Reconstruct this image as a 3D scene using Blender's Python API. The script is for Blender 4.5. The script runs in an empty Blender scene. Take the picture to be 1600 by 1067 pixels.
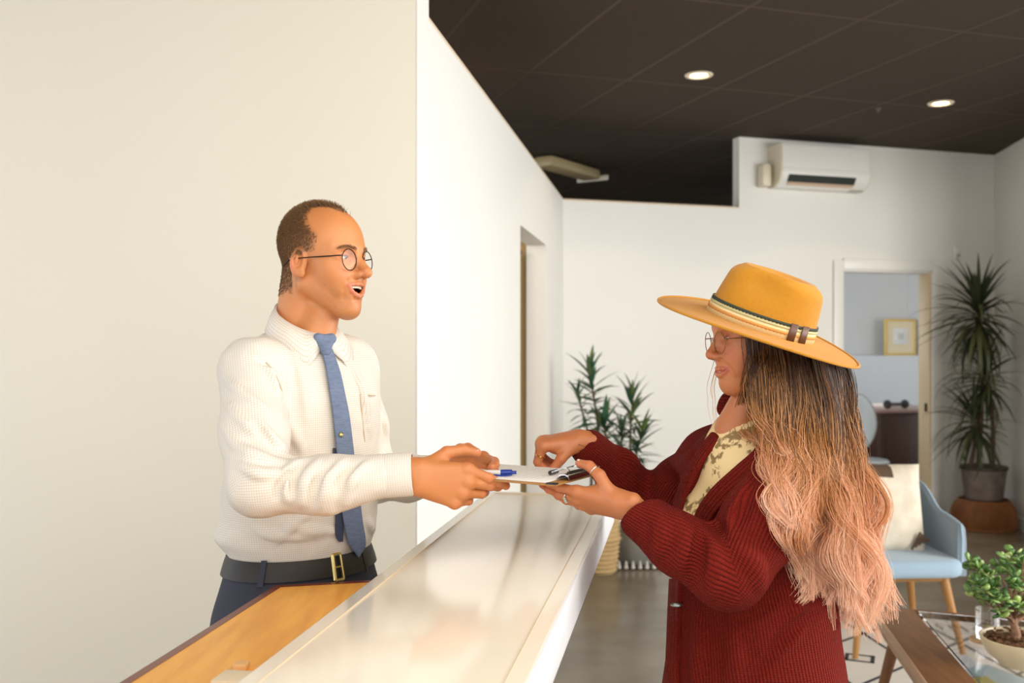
import bpy, bmesh, math, random
import numpy as np
from mathutils import Vector, Matrix
random.seed(7); rng = np.random.default_rng(7)
PI = math.pi
SC = bpy.context.scene
COL = SC.collection
H, FPX, CX, CY = 1.55, 1555.6, 800.0, 533.5

# ---------------------------------------------------------------- camera, world, light, exposure
cam_d = bpy.data.cameras.new('camera'); cam = bpy.data.objects.new('camera', cam_d); COL.objects.link(cam)
cam_d.lens = 35.0; cam_d.sensor_width = 36.0
cam.location = (0, 0, H); cam.rotation_euler = (PI/2, 0, 0)
cam_d.dof.use_dof = True; cam_d.dof.focus_distance = 1.98; cam_d.dof.aperture_fstop = 4.5
cam_d.clip_start = 0.05
SC.camera = cam
SC.view_settings.view_transform = 'Standard'
SC.view_settings.look = 'None'
SC.view_settings.gamma = 1.0
SC.view_settings.use_curve_mapping = False
SC.view_settings.exposure = 0.32
w = bpy.data.worlds.new('daylight'); SC.world = w; w.use_nodes = True
bg = w.node_tree.nodes['Background']; bg.inputs[0].default_value = (0.93, 0.97, 1.0, 1); bg.inputs[1].default_value = 1.5
def area_light(name, loc, target, sx, sy, power, col):
    d = bpy.data.lights.new(name, 'AREA'); d.shape = 'RECTANGLE'; d.size = sx; d.size_y = sy; d.energy = power; d.color = col
    o = bpy.data.objects.new(name, d); COL.objects.link(o); o.location = loc
    o.rotation_euler = (Vector(target) - Vector(loc)).to_track_quat('-Z', 'Y').to_euler()
    return o
area_light('daylight_right', (5.2, 2.2, 2.0), (-0.3, 4.2, 1.3), 4.5, 2.6, 232, (1.0, 0.97, 0.92))
area_light('overhead_fill', (1.0, 1.2, 3.15), (0.6, 1.6, 0), 3.4, 2.0, 52, (1.0, 0.96, 0.90))  # unseen fill lamp added under the ceiling to brighten counter top and people
area_light('camera_side_fill', (0.5, -0.2, 3.12), (0.0, 3.0, 1.4), 3.6, 1.8, 54, (1.0, 0.90, 0.75))  # added warm fill lamp above the camera, lifts counter and cream wall

# ---------------------------------------------------------------- helpers
def PX(px, py, D): return np.array([(px-CX)*D/FPX, D, H-(py-CY)*D/FPX])
def V3(*a): return np.array(a, float)
def nrm(v): v = np.asarray(v, float); return v/np.linalg.norm(v)
def on_line(px, P, d):
    """ground-plan point where the sight line of column px meets the line P + t d"""
    k = (px-CX)/FPX
    t = (P[0]-k*P[1])/(k*d[1]-d[0])
    return np.array([P[0]+t*d[0], P[1]+t*d[1]])

def srgb(r, g, b):
    f = lambda c: (c/255/12.92) if c/255 <= .04045 else ((c/255+.055)/1.055)**2.4
    return (f(r), f(g), f(b), 1)

MATS = {}
def mat(name, col=None, rough=0.5, metal=0.0, noise=None, bump=None, attr=None, emis=None, trans=0, spec=None, coat=0, sheen=0, sss=0):
    """noise=(scale, amount, col2[, stretch]) colour variation; bump=(scale, strength, distance)"""
    if name in MATS: return MATS[name]
    m = bpy.data.materials.new(name); m.use_nodes = True; MATS[name] = m
    nt = m.node_tree; N = nt.nodes; L = nt.links; b = N['Principled BSDF']
    if col is not None: b.inputs['Base Color'].default_value = col; m.diffuse_color = col
    b.inputs['Roughness'].default_value = rough; b.inputs['Metallic'].default_value = metal
    if trans: b.inputs['Transmission Weight'].default_value = trans; b.inputs['IOR'].default_value = 1.45
    if spec is not None: b.inputs['Specular IOR Level'].default_value = spec
    if coat: b.inputs['Coat Weight'].default_value = coat; b.inputs['Coat Roughness'].default_value = .12
    if sheen: b.inputs['Sheen Weight'].default_value = sheen; b.inputs['Sheen Roughness'].default_value = .5
    if sss:
        b.inputs['Subsurface Weight'].default_value = sss; b.inputs['Subsurface Radius'].default_value = (1.0, .35, .2); b.inputs['Subsurface Scale'].default_value = .006
    if emis: b.inputs['Emission Color'].default_value = emis[0]; b.inputs['Emission Strength'].default_value = emis[1]
    csrc = None
    if attr:
        a = N.new('ShaderNodeAttribute'); a.attribute_name = attr; csrc = a.outputs['Color']
    if noise or bump:
        tc = N.new('ShaderNodeTexCoord')
    if noise:
        mp = N.new('ShaderNodeMapping'); L.new(tc.outputs['Object'], mp.inputs[0])
        if len(noise) > 3: mp.inputs['Scale'].default_value = noise[3]
        n = N.new('ShaderNodeTexNoise'); n.inputs['Scale'].default_value = noise[0]; n.inputs['Detail'].default_value = 6
        L.new(mp.outputs[0], n.inputs['Vector'])
        r = N.new('ShaderNodeMapRange'); r.inputs[1].default_value = .35; r.inputs[2].default_value = .65; r.inputs[4].default_value = noise[1]
        L.new(n.outputs['Fac'], r.inputs[0])
        mx = N.new('ShaderNodeMix'); mx.data_type = 'RGBA'; L.new(r.outputs[0], mx.inputs[0])
        if csrc: L.new(csrc, mx.inputs[6])
        else: mx.inputs[6].default_value = col
        mx.inputs[7].default_value = noise[2]; csrc = mx.outputs[2]
    if csrc: L.new(csrc, b.inputs['Base Color'])
    if bump:
        n = N.new('ShaderNodeTexNoise'); n.inputs['Scale'].default_value = bump[0]; n.inputs['Detail'].default_value = 4
        L.new(tc.outputs['Object'], n.inputs['Vector'])
        bp = N.new('ShaderNodeBump'); bp.inputs['Strength'].default_value = bump[1]; bp.inputs['Distance'].default_value = bump[2]
        L.new(n.outputs['Fac'], bp.inputs['Height']); L.new(bp.outputs[0], b.inputs['Normal'])
    return m

def world_loc(o):
    v = np.zeros(3)
    while o is not None: v += np.array(o.location); o = o.parent
    return v
def link(name, data, parent=None):
    o = bpy.data.objects.new(name, data); COL.objects.link(o)
    if parent is not None: o.parent = parent
    return o
def tag(o, label=None, cat=None, group=None, kind=None):
    if label: o['label'] = label
    if cat: o['category'] = cat
    if group: o['group'] = group
    if kind: o['kind'] = kind
    return o
def thing(name, loc, label, cat, group=None):
    o = link(name, None); o.location = loc; o.empty_display_size = .1
    return tag(o, label, cat, group)
def mesh_obj(name, v, f, m, parent=None, smooth=True, angle=None, label=None, mi=None, at=None):
    """one mesh object; v in world space; at = origin for a top-level object"""
    org = world_loc(parent) if parent is not None else (np.zeros(3) if at is None else np.asarray(at, float))
    v = np.asarray(v, float) - org
    me = bpy.data.meshes.new(name)
    me.from_pydata(v.tolist(), [], f if isinstance(f, list) else f.tolist())
    for mm in (m if isinstance(m, (list, tuple)) else [m]): me.materials.append(mm)
    if mi is not None: me.polygons.foreach_set('material_index', np.asarray(mi, np.int32))
    if smooth:
        me.polygons.foreach_set('use_smooth', np.ones(len(me.polygons), bool))
        if angle: me.set_sharp_from_angle(angle=math.radians(angle))
    me.update()
    o = link(name, me, parent)
    if parent is None: o.location = org
    if label: o['label'] = label
    return o

class MB:
    """collects shapes (world space) for ONE mesh"""
    def __init__(s): s.v, s.f, s.mi, s.m = [], [], [], 0
    def add(s, v, f, mi=None):
        n = len(s.v); s.v += [tuple(map(float, p)) for p in v]
        for q in f: s.f.append([i+n for i in q]); s.mi.append(s.m if mi is None else mi)
        return s
    def box(s, c, size, R=None, bev=0.0, seg=2, taper=None):
        bm = bmesh.new(); bmesh.ops.create_cube(bm, size=1)
        for v in bm.verts:
            if taper and v.co.z > 0: v.co.x *= taper; v.co.y *= taper
            v.co = Vector((v.co.x*size[0], v.co.y*size[1], v.co.z*size[2]))
        if bev: bmesh.ops.bevel(bm, geom=list(bm.edges), offset=min(bev, min(size)*.49), segments=seg, profile=.5, affect='EDGES')
        bm.verts.index_update()
        P = np.array([v.co[:] for v in bm.verts])
        if R is not None: P = P @ np.asarray(R, float).T
        s.add(P+np.asarray(c, float), [[v.index for v in f.verts] for f in bm.faces]); bm.free(); return s
    def tube(s, pts, r, seg=8, cap=True, flat=None):
        pts = np.asarray(pts, float); n = len(pts); r = np.broadcast_to(r, n)
        T = np.gradient(pts, axis=0); T /= np.linalg.norm(T, axis=1)[:, None]+1e-12
        up = V3(0, 0, 1) if abs(T[0][2]) < .9 else V3(1, 0, 0)
        A = nrm(np.cross(T[0], up)); vs = []
        for i in range(n):
            A = nrm(A - T[i]*A.dot(T[i])); B = np.cross(T[i], A)
            for k in range(seg):
                a = 2*PI*k/seg; vs.append(pts[i]+r[i]*(math.cos(a)*A+math.sin(a)*B*(flat or 1)))
        fs = [[i*seg+k, i*seg+(k+1) % seg, (i+1)*seg+(k+1) % seg, (i+1)*seg+k] for i in range(n-1) for k in range(seg)]
        if cap: fs += [list(range(seg))[::-1], [(n-1)*seg+k for k in range(seg)]]
        s.add(vs, fs); return s
    def lathe(s, prof, c, seg=24, R=None, sq=None):
        """prof [(r, z)]; closed where r == 0"""
        vs, fs, rows = [], [], []
        for r, z in prof:
            if r <= 1e-9: rows.append([len(vs)]); vs.append((0, 0, z))
            else:
                rows.append(list(range(len(vs), len(vs)+seg)))
                vs += [(r*math.cos(2*PI*k/seg)*(sq[0] if sq else 1), r*math.sin(2*PI*k/seg)*(sq[1] if sq else 1), z) for k in range(seg)]
        for a, b in zip(rows, rows[1:]):
            for k in range(seg):
                q = [a[k % len(a)], a[(k+1) % len(a)], b[(k+1) % len(b)], b[k % len(b)]]
                q = list(dict.fromkeys(q))
                if len(q) > 2: fs.append(q)
        P = np.array(vs, float)
        if R is not None: P = P @ np.asarray(R, float).T
        s.add(P+np.asarray(c, float), fs); return s
    def prism(s, poly, lo, hi):
        """ground-plan polygon (counter-clockwise) extruded between z lo and hi"""
        n = len(poly)
        s.add([(p[0], p[1], lo) for p in poly]+[(p[0], p[1], hi) for p in poly],
              [list(range(n))[::-1], [n+i for i in range(n)]]+[[i, (i+1) % n, n+(i+1) % n, n+i] for i in range(n)]); return s
    def build(s, name, m, parent=None, smooth=True, angle=35, label=None, at=None):
        return mesh_obj(name, s.v, s.f, m, parent, smooth, angle, label, s.mi, at)

def Rz(a): c, s_ = math.cos(a), math.sin(a); return np.array([[c, -s_, 0], [s_, c, 0], [0, 0, 1]])
def frame(x, y=None, z=None):
    """3x3 matrix with these columns (two given, third by cross product)"""
    if y is None: z = nrm(z); x = nrm(np.asarray(x)-z*np.dot(x, z)); y = np.cross(z, x)
    else: x = nrm(x); y = nrm(np.asarray(y)-x*np.dot(x, y)); z = np.cross(x, y)
    return np.stack([x, y, z], 1)
# ---------------------------------------------------------------- room shell
def structure(o, label=None):
    o['kind'] = 'structure'
    if label: o['label'] = label
    return o
paint = mat('white_wall_paint', srgb(236, 234, 228), .55, bump=(90, .06, .002))
cream = mat('warm_cream_wall_paint', srgb(238, 230, 212), .5, bump=(70, .06, .002), noise=(1.2, .25, srgb(234, 224, 202)))
shade_paint = mat('warm_grey_paint', srgb(200, 196, 190), .6)
tan = mat('tan_paint', srgb(196, 170, 120), .6)
trimw = mat('white_trim_paint', srgb(240, 238, 232), .35)
ceil_m = mat('dark_brown_ceiling_tile', srgb(58, 42, 25), .9, noise=(30, .5, srgb(48, 35, 20)), bump=(160, .5, .004))
grid_m = mat('dark_ceiling_grid', srgb(70, 56, 40), .7)
conc = mat('polished_concrete', srgb(142, 132, 116), .25, noise=(1.6, .8, srgb(100, 90, 76)), bump=(40, .03, .002))

DL = nrm((.1556, .9878)); DB = nrm((.951, .308)); NB = np.array([-DB[1], DB[0]])     # along the left wall, along the back wall, behind the back wall
A = np.array([.393, 7.63]); B = np.array([4.31, 8.90]); LN = np.array([-DL[1], DL[0]])  # LN points left of the left wall
ZC, ZP = 3.22, 2.632
def wallprism(mb, P, Q, n, th, lo, hi):
    """wall from P to Q, thickness th on the side n"""
    q = [P, Q, Q+n*th, P+n*th]
    area = sum(q[i][0]*q[(i+1) % 4][1]-q[(i+1) % 4][0]*q[i][1] for i in range(4))
    mb.prism(q if area > 0 else q[::-1], lo, hi); return mb

structure(MB().prism([(-4, -4), (7.5, -4), (7.5, 13), (-4, 13)], -.1, 0).build('floor', conc, smooth=False), 'polished grey concrete floor')
# left partition: full height stub, then a lower wall with an opening
C0 = on_line(652, A, DL); C1 = on_line(670, A, DL); O1 = on_line(813, A, DL); O2 = on_line(853, A, DL)
ZO = 2.185
wl = MB()
wallprism(wl, C0+DL*.001, C1, LN, .004, 0, ZC+.02)
wallprism(wl, C1, O1, LN, .13, 0, ZP); wallprism(wl, O1, O2, LN, .13, ZO, ZP); wallprism(wl, O2, A+DL*.1, LN, .13, 0, ZP)
structure(wl.build('wall_left', paint, smooth=False), 'white partition wall with a tall opening that stops short of the ceiling')
cap_m = mat('warm_wall_cap', srgb(226, 205, 178), .5)
cp = MB(); wallprism(cp, C1, A, LN, .13, ZP, ZP+.012)
structure(cp.build('trim_1', cap_m, smooth=False), 'thin pale cap along the top of the low partition')
wc = MB(); wallprism(wc, C0+LN*.005, C0+LN*4.2, DL, .13, 0, ZC+.02)
structure(wc.build('wall_front_left', cream, smooth=False), 'warm cream wall behind the man in the white shirt')
# back wall
S = on_line(1155, A, DB); d1 = on_line(1316, A, DB); d2 = on_line(1455, A, DB)
ZD = H+(CY-421)*d1[1]/FPX
wb = MB()
wallprism(wb, A, S, NB, .1, 0, ZP); wallprism(wb, S, d1, NB, .1, 0, ZC+.02); wallprism(wb, d1, d2, NB, .1, ZD, ZC+.02); wallprism(wb, d2, B, NB, .1, 0, ZC+.02)
structure(wb.build('wall_back', paint, smooth=False), 'white back wall with an office doorway')
cp = MB(); wallprism(cp, A, S, NB, .1, ZP, ZP+.012)
structure(cp.build('trim_2', cap_m, smooth=False), 'thin pale cap along the low part of the back wall')
# right wall: solid at the far end, then shop windows outside the frame
wr = MB(); RN = -LN
wallprism(wr, B+DB*.001, B-DL*1.7, RN, .12, 0, ZC+.02)
wallprism(wr, B-DL*1.7, B-DL*10, RN, .12, 0, .35); wallprism(wr, B-DL*1.7, B-DL*10, RN, .12, 2.85, ZC+.02)
for k in range(1, 7): p = B-DL*(1.7+1.38*k); wallprism(wr, p, p-DL*.06, RN, .12, .35, 2.85)
structure(wr.build('wall_right', paint, smooth=False), 'white side wall at the far right corner')
bb = MB(); wallprism(bb, B-DL*.002-DB*.015, B-DL*1.7-DB*.015, RN, .014, 0, .1)
structure(bb.build('baseboard_right', trimw, smooth=False), 'white baseboard at the far right corner')
bb = MB(); wallprism(bb, d2+DB*.17-NB*.014, B-DB*.02-NB*.014, NB, .013, 0, .1); wallprism(bb, A+DB*.02-NB*.014, d1-DB*.12-NB*.014, NB, .013, 0, .1)
structure(bb.build('baseboard_back', trimw, smooth=False), 'white baseboard along the back wall')
# far wall and room behind the low partition
fw = MB(); E0 = np.array([-3.5, 10.2]); wallprism(fw, E0, E0+DB*12, NB, .1, 0, ZC+.02)
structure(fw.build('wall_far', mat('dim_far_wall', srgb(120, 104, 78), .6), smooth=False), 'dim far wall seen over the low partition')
pw = MB(); wallprism(pw, on_line(1022, E0, DB), on_line(1022, E0, DB)-NB*.001+DB*.02, -NB, .02, 0, 2)
side = MB(); q = O2+LN*1.35; wallprism(side, q-DL*2.6, q+DL*.06, LN, .08, 0, ZP); wallprism(side, O2+LN*.131+DL*.03, O2+LN*1.35+DL*.03, DL, .06, 0, ZP)
structure(side.build('wall_inner', tan, smooth=False), 'tan wall inside the tall opening')
# ceiling: dark tiles in a grid
AC = NB; TB, TA = .655, 1.47
ceil = structure(link('ceiling', None), 'dark brown tiled drop ceiling')
ceil.location = (0, 0, ZC)
cb = MB(); cb.prism([(-4.2, -4), (7.5, -4), (7.5, 13.5), (-4.2, 13.5)], ZC-.0036, ZC+.09); cb.build('ceiling_grid', grid_m, ceil, smooth=False)
tb = MB(); g = .006
tb.box((0, 0, ZC+.006), (TB-2*g, TA-2*g, .02), None, .005, 1)
tm = None; ntile = 0
Rt = math.atan2(DB[1], DB[0])
for i in range(-6, 14):
    for j in range(-1, 8):
        cb_, ca_ = 2.0+TB*(i+.5), 4.35+TA*(j+.5)
        p = DB*cb_+AC*ca_
        if p[1] < 2.4 or abs(p[0]) > .62*p[1]+1.1 or p[0] < -.06*p[1]-1.2 or p[1] > 12.6 or p[0] > 6.2: continue
        rr = p-A
        if tm is None:
            o = tb.build('ceiling_tile', ceil_m, ceil, smooth=False); tm = o.data
        else: o = link('ceiling_tile', tm, ceil)
        o.location = (p[0], p[1], -(0)); o.rotation_euler = (0, 0, Rt); ntile += 1
# door lining and trim
def wpt(p, off=0, z=0): q = p-NB*off; return V3(q[0], q[1], z)
dt = MB()
RB = frame((DB[0], DB[1], 0), None, (0, 0, 1))
tw = .095
for p, s in ((d1, -1), (d2, 1)):
    c = p+DB*s*(tw/2); dt.box(wpt(c, .012, ZD/2+.04), (tw, .022, ZD+.08), RB, .004)
c = (d1+d2)/2; dt.box(wpt(c, .0125, ZD+tw/2), (np.linalg.norm(d2-d1), .022, tw), RB, .004)
structure(dt.build('trim_3', trimw), 'white casing around the office doorway')
jm = MB(); jm.box(wpt(d1+DB*.008, -.07, ZD/2), (.016, .14, ZD), RB, .002); jm.box(wpt(c, -.07, ZD-.008), (np.linalg.norm(d2-d1)-.032, .14, .016), RB, .002)
structure(jm.build('trim_4', trimw), 'white jambs inside the office doorway')
lit_jamb = mat('warm_lit_jamb_tint', srgb(222, 200, 164), .45)  # warm light falling on this jamb is put into its colour
rj = structure(MB().box(wpt(d2-DB*.008, -.07, ZD/2), (.016, .14, ZD), RB, .002).build('trim_5', lit_jamb, at=(d2[0], d2[1], 0)), 'right jamb of the office doorway, tinted as warmly lit')
zk = H+(CY-637)*d2[1]/FPX
MB().box(wpt(d2-DB*.018, -.045, zk), (.005, .032, .075), RB, .001).box(wpt(d2-DB*.0215, -.045, zk), (.004, .018, .03), RB, .001).build('strike_plate', mat('dark_bronze', srgb(70, 58, 45), .35, .9), rj)
# office beyond the door
OB = A+NB*2.3; OC = on_line(1418, OB, DB); cool = mat('cool_grey_paint', srgb(205, 205, 205), .6)
ow = MB(); wallprism(ow, OC-DB*2.6, OC, NB, .08, 0, 2.7)
structure(ow.build('wall_office', cool, smooth=False), 'grey office wall beyond the doorway')
ow = MB(); wallprism(ow, OC, OC-NB*2.14, DB, .08, 0, 2.7)
structure(ow.build('wall_office_right', cool, smooth=False), 'grey side wall of the office')
oc = MB(); q = [OC-DB*2.6-NB*2.15, OC-NB*2.15, OC, OC-DB*2.6]; oc.prism(q, 2.7, 2.76)
structure(oc.build('ceiling_office', trimw, smooth=False), 'white ceiling of the office')
lg = MB(); l1 = on_line(1331, OB-NB*.3, DB); l2 = OC-NB*.3
ZL = H+(CY-556)*l1[1]/FPX
wallprism(lg, l1, l2, NB, .29, 0, ZL)
structure(lg.build('wall_office_ledge', mat('pale_ledge_paint', srgb(214, 218, 222), .5), smooth=False), 'pale half-height ledge wall in the office')
area_light('office_area_light', V3(*(OC-DB*2.3-NB*1.2), 1.9), V3(*(OC-NB*.2), 1.0), 1.2, 1.0, 14, (.9, .95, 1))  # area light standing inside the office, no window modelled
area_light('opening_fill', V3(*(O2+LN*.9-DL*1.5), 2.3), V3(*(O2+LN*.6), 1.2), .8, .6, 9, (1, .9, .75))  # lamp added so the space behind the opening does not go black
# ---------------------------------------------------------------- downlights, ceiling fixture, air conditioner, sensor
warm_trim = mat('cream_light_trim', srgb(245, 228, 200), .4)
lamp_m = mat('lit_lamp', (1, .86, .62, 1), .5, emis=((1, .78, .48, 1), 14))
for k, (px, py, side) in enumerate(((1092, 116, 'left of the two, above the hat'), (1470, 160, 'right of the two, nearer the air conditioner side corner'))):
    D = (ZC-H)*FPX/(CY-py); p = PX(px, py, D)
    t = thing('downlight', (p[0], p[1], ZC), 'round recessed ceiling downlight glowing warm, '+side, 'ceiling light', 'recessed downlights in the dark ceiling')
    MB().lathe([(.058, .004), (.062, -.012), (.083, -.012), (.088, -.006), (.088, .002)], (p[0], p[1], ZC), 32).build('trim_ring', warm_trim, t)
    MB().lathe([(.0, -.006), (.03, -.007), (.058, -.003), (.058, .003), (0, .003)], (p[0], p[1], ZC), 24).build('lamp', lamp_m, t)
    d = bpy.data.lights.new('downlight_bulb', 'SPOT'); d.energy = 9; d.color = (1, .78, .5); d.spot_size = 2.2; d.shadow_soft_size = .05
    lo = link('downlight_bulb', d); lo.location = (p[0], p[1], ZC-.03)
# sprinkler-like small sensor in the ceiling
D = (ZC-H)*FPX/(CY-168); p = PX(1372, 168, D)
o = MB().lathe([(0, -.03), (.012, -.028), (.012, -.01), (.022, -.008), (.022, .004)], (p[0], p[1], ZC), 12).build('ceiling_sensor', mat('grey_metal', srgb(120, 112, 100), .4, .6), at=(p[0], p[1], ZC))
tag(o, 'tiny grey sensor stub in the dark ceiling between the two downlights', 'sensor')
# long ceiling fixture past the partition
a, b = PX(866, 300, 9.0), PX(925, 273, 9.6); a[2] = b[2] = ZC-.1
ax_ = nrm(b-a); RF = frame(ax_, (-ax_[1], ax_[0], 0))
t = thing('tube_light', (a+b)/2, 'long unlit tan tube light hanging under the dark ceiling behind the low partition', 'ceiling light')
m_ = (a+b)/2-ax_*.1; Lf = np.linalg.norm(b-a)+.2
MB().box(m_+V3(0, 0, .03), (Lf, .2, .1), RF, .03).build('housing', mat('tan_metal', srgb(176, 158, 118), .4), t)
MB().box(m_+ax_*(Lf/2+.012), (.02, .34, .05), RF, .008).build('end_cap', mat('bright_cap', srgb(225, 215, 200), .3), t)
MB().tube([m_+V3(0, 0, .07), m_+V3(0, 0, .14)], .01, 8).build('hanger', grid_m, t)

# air conditioner on the back wall
white_pl = mat('white_plastic', srgb(238, 236, 230), .25)
side_shade_pl = mat('shade_tinted_plastic', srgb(224, 214, 190), .35)  # tan shade on the unit's side face is put into this colour
NF = -NB
def wall_at(px, off): q = on_line(px, A+NF*off, DB); return q
c0, c1 = wall_at(1223, .2), wall_at(1359, .2)
D0 = c0[1]; z1 = H+(CY-222)*D0/FPX; z0 = H+(CY-288)*D0/FPX
t = thing('air_conditioner', V3(*((c0+c1)/2-NF*.2), z0), 'white wall-mounted air conditioner high on the back wall', 'air conditioner')
prof = [(0, 0), (.03, -.012), (.11, -.008), (.165, .03), (.198, .085), (.2, .12), (.2, (z1-z0)-.03), (.185, (z1-z0)), (0, (z1-z0))]
def extr(name, prof, P, Q, m, par, label=None, zz=z0):
    n = len(prof); vs = []
    for X in (P, Q):
        for d, h in prof: q = X+NF*d; vs.append((q[0], q[1], zz+h))
    fs = [list(range(n)), [n+i for i in range(n)][::-1]]+[[i, n+i, n+(i+1) % n, (i+1) % n] for i in range(n)]
    return mesh_obj(name, vs, fs, m, par, True, 30, label)
P0, P1 = c0-NF*.2, c1-NF*.2
extr('body', prof, P0, P1, white_pl, t)
cap = [(d*.985, h*.97+.004) for d, h in prof]
extr('end_panel', cap, P0-DB*.012, P0-DB*.0005, side_shade_pl, t, 'end panel in a shade tint'); extr('end_panel', cap, P1+DB*.0005, P1+DB*.012, side_shade_pl, t)
dark = mat('dark_slot', srgb(38, 46, 42), .5)
u0, u1 = P0+DB*.06, P1-DB*.13
extr('outlet_slot', [(.168, .034), (.1985, .088), (.199, .084), (.169, .03)], u0, u1, dark, t, 'dark air outlet')
extr('louvre', [(.15, .012), (.172, .03), (.175, .026), (.152, .007)], u0+DB*.01, u1-DB*.01, mat('pinkish_louvre', srgb(214, 186, 160), .4), t)
extr('front_lip', [(.2, .105), (.206, .108), (.206, .135), (.2, .14)], P0, P1, white_pl, t)
pc = MB(); q = P0-DB*.075; pc.box(V3(*(q+NF*.05), z0+.09), (.09, .1, .19), RB, .025); pc.build('pipe_cover', side_shade_pl, t, label='pipe cover in a shade tint')
MB().box(V3(*(P1-DB*.07+NF*.1), z0-.005), (.13, .05, .02), RB, .006).build('sensor_strip', mat('grey_plastic', srgb(170, 168, 160), .4), t)
# wall sensor
q = wall_at(1493, 0); zz = H+(CY-395)*q[1]/FPX
t = thing('wall_sensor', V3(*q, zz), 'small white sensor box on the wall above the tall potted palm', 'sensor')
MB().box(V3(*(q+NF*.018), zz), (.075, .034, .12), RB, .008).build('case', white_pl, t)
MB().box(V3(*(q+NF*.037), zz-.025), (.04, .004, .03), RB, .002).build('lens', mat('grey_plastic'), t)

# ---------------------------------------------------------------- reception counter and desk
lam = mat('cream_laminate', srgb(246, 234, 214), .13, noise=(2.0, .5, srgb(242, 226, 202), (1, 1, 1)), bump=(220, .12, .001), coat=.3)
fas = mat('white_fascia', srgb(240, 240, 244), .3)
DC = nrm((.1686, .9857)); RC = np.array([DC[1], -DC[0]])
ZT = H-.42; TH = .075
F0 = PX(760, 767, .42*FPX/(767-CY))[:2]; WC = .355
ctr = thing('reception_counter', V3(*(F0+RC*WC/2), 0), 'long cream-topped reception counter with a white front edge between the man and the woman', 'counter')
RCm = frame((RC[0], RC[1], 0), (DC[0], DC[1], 0)); LC = 3.0
mid = F0+RC*WC/2-DC*LC/2
ins = .0135
MB().box(V3(*mid, ZT-TH/2), (WC-.004, LC, TH), RCm, .0025).build('worktop', lam, ctr)
MB().box(V3(*(F0+RC*(WC-.003)-DC*LC/2), ZT-TH/2-.001), (.012, LC+.002, TH), RCm, .002).build('front_edge', fas, ctr, label='white front edge')
ln = MB()
for off in (.028, WC-.028): ln.box(V3(*(F0+RC*off-DC*(LC/2+.026)), ZT+.0004), (.0016, LC-.05, .0012), RCm)
ln.box(V3(*(F0+RC*WC/2-DC*.026), ZT+.0004), (WC-.056, .0016, .0012), RCm)
ln.build('edge_line', mat('pale_line', srgb(222, 200, 168), .25), ctr, smooth=False)
MB().box(V3(*(mid-RC*(WC/2-.09)), (ZT-TH)/2), (.12, LC-.06, ZT-TH), RCm, .004).build('front_panel', mat('counter_panel', srgb(230, 224, 214), .5), ctr)
wood = mat('orange_maple', srgb(246, 178, 72), .32, noise=(5, .8, srgb(226, 150, 54), (9, 1.0, 1)), spec=.3)
edge = mat('dark_red_edge', srgb(112, 44, 20), .25)
ZK = H-.49
K1 = PX(430, 915, .49*FPX/(915-CY))[:2]; KD = nrm((.152, .988)); KR = nrm(PX(556, 908, .49*FPX/(908-CY))[:2]-K1)
k2 = F0-DC*.82-RC*.003
def meet(P, d, Q, e):
    M = np.array([[d[0], -e[0]], [d[1], -e[1]]]); s = np.linalg.solve(M, np.asarray(Q)-np.asarray(P)); return np.asarray(P)+np.asarray(d)*s[0]
K2 = meet(K1, KR, F0-RC*.001, DC); K4 = K1-KD*1.6; K3 = meet(K4, KR, F0-RC*.001, DC)
dsk = thing('reception_desk', V3(*((K1+K2)/2-KD*.6), 0), 'lower orange maple desk with a dark red edge behind the reception counter', 'desk')
inner = [K4+KR*.017, K3-KR*.0, K2-KD*.018, K1+KR*.017-KD*.018]
poly = lambda q: q if sum(q[i][0]*q[(i+1) % 4][1]-q[(i+1) % 4][0]*q[i][1] for i in range(4)) > 0 else q[::-1]
# keep the desk under the counter's overhang: its top reaches the counter's side panel
MB().prism(poly(inner), ZK-.03, ZK).build('desktop', wood, dsk, smooth=False)
e = MB(); e.prism(poly([K4, K4+KR*.017, K1+KR*.017-KD*.018, K1]), ZK-.034, ZK+.0006); e.prism(poly([K1, K1+KR*.017-KD*.018, K2-KD*.018, K2]), ZK-.034, ZK+.0006)
e.build('edge_band', edge, dsk, smooth=False, label='dark red edge band')
MB().prism(poly([K4+KR*.05, K3-KR*.01, K2-KD*.06-KR*.01, K1+KR*.05-KD*.06]), 0, ZK-.034).build('desk_body', mat('desk_body', srgb(150, 96, 44), .4, noise=(6, .6, srgb(126, 76, 32), (9, 9, 1))), dsk, smooth=False)
# notepads peeking out on the desk by the counter
dp = .49*FPX/(1050-CY)
for k, (px, py, sz, lab) in enumerate(((364, 1064, (.045, .05, .012), 'pale paper pad on the orange desk beside the counter, nearest of the two'), (377, 1040, (.02, .022, .009), 'little pinkish sticky pad on the orange desk just beyond the paper pad'))):
    D = .485*FPX/(py-CY); p = PX(px, py, D)
    o = MB().box((p[0], p[1], ZK+sz[2]/2+.0006), sz, RCm @ Rz(.15*k), .001).build(('paper_pad', 'sticky_pad')[k], mat(('pad_paper', 'sticky_paper')[k], (srgb(226, 208, 178), srgb(226, 178, 120))[k], .6), at=(p[0], p[1], ZK))
    tag(o, lab, 'notepad')
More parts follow.
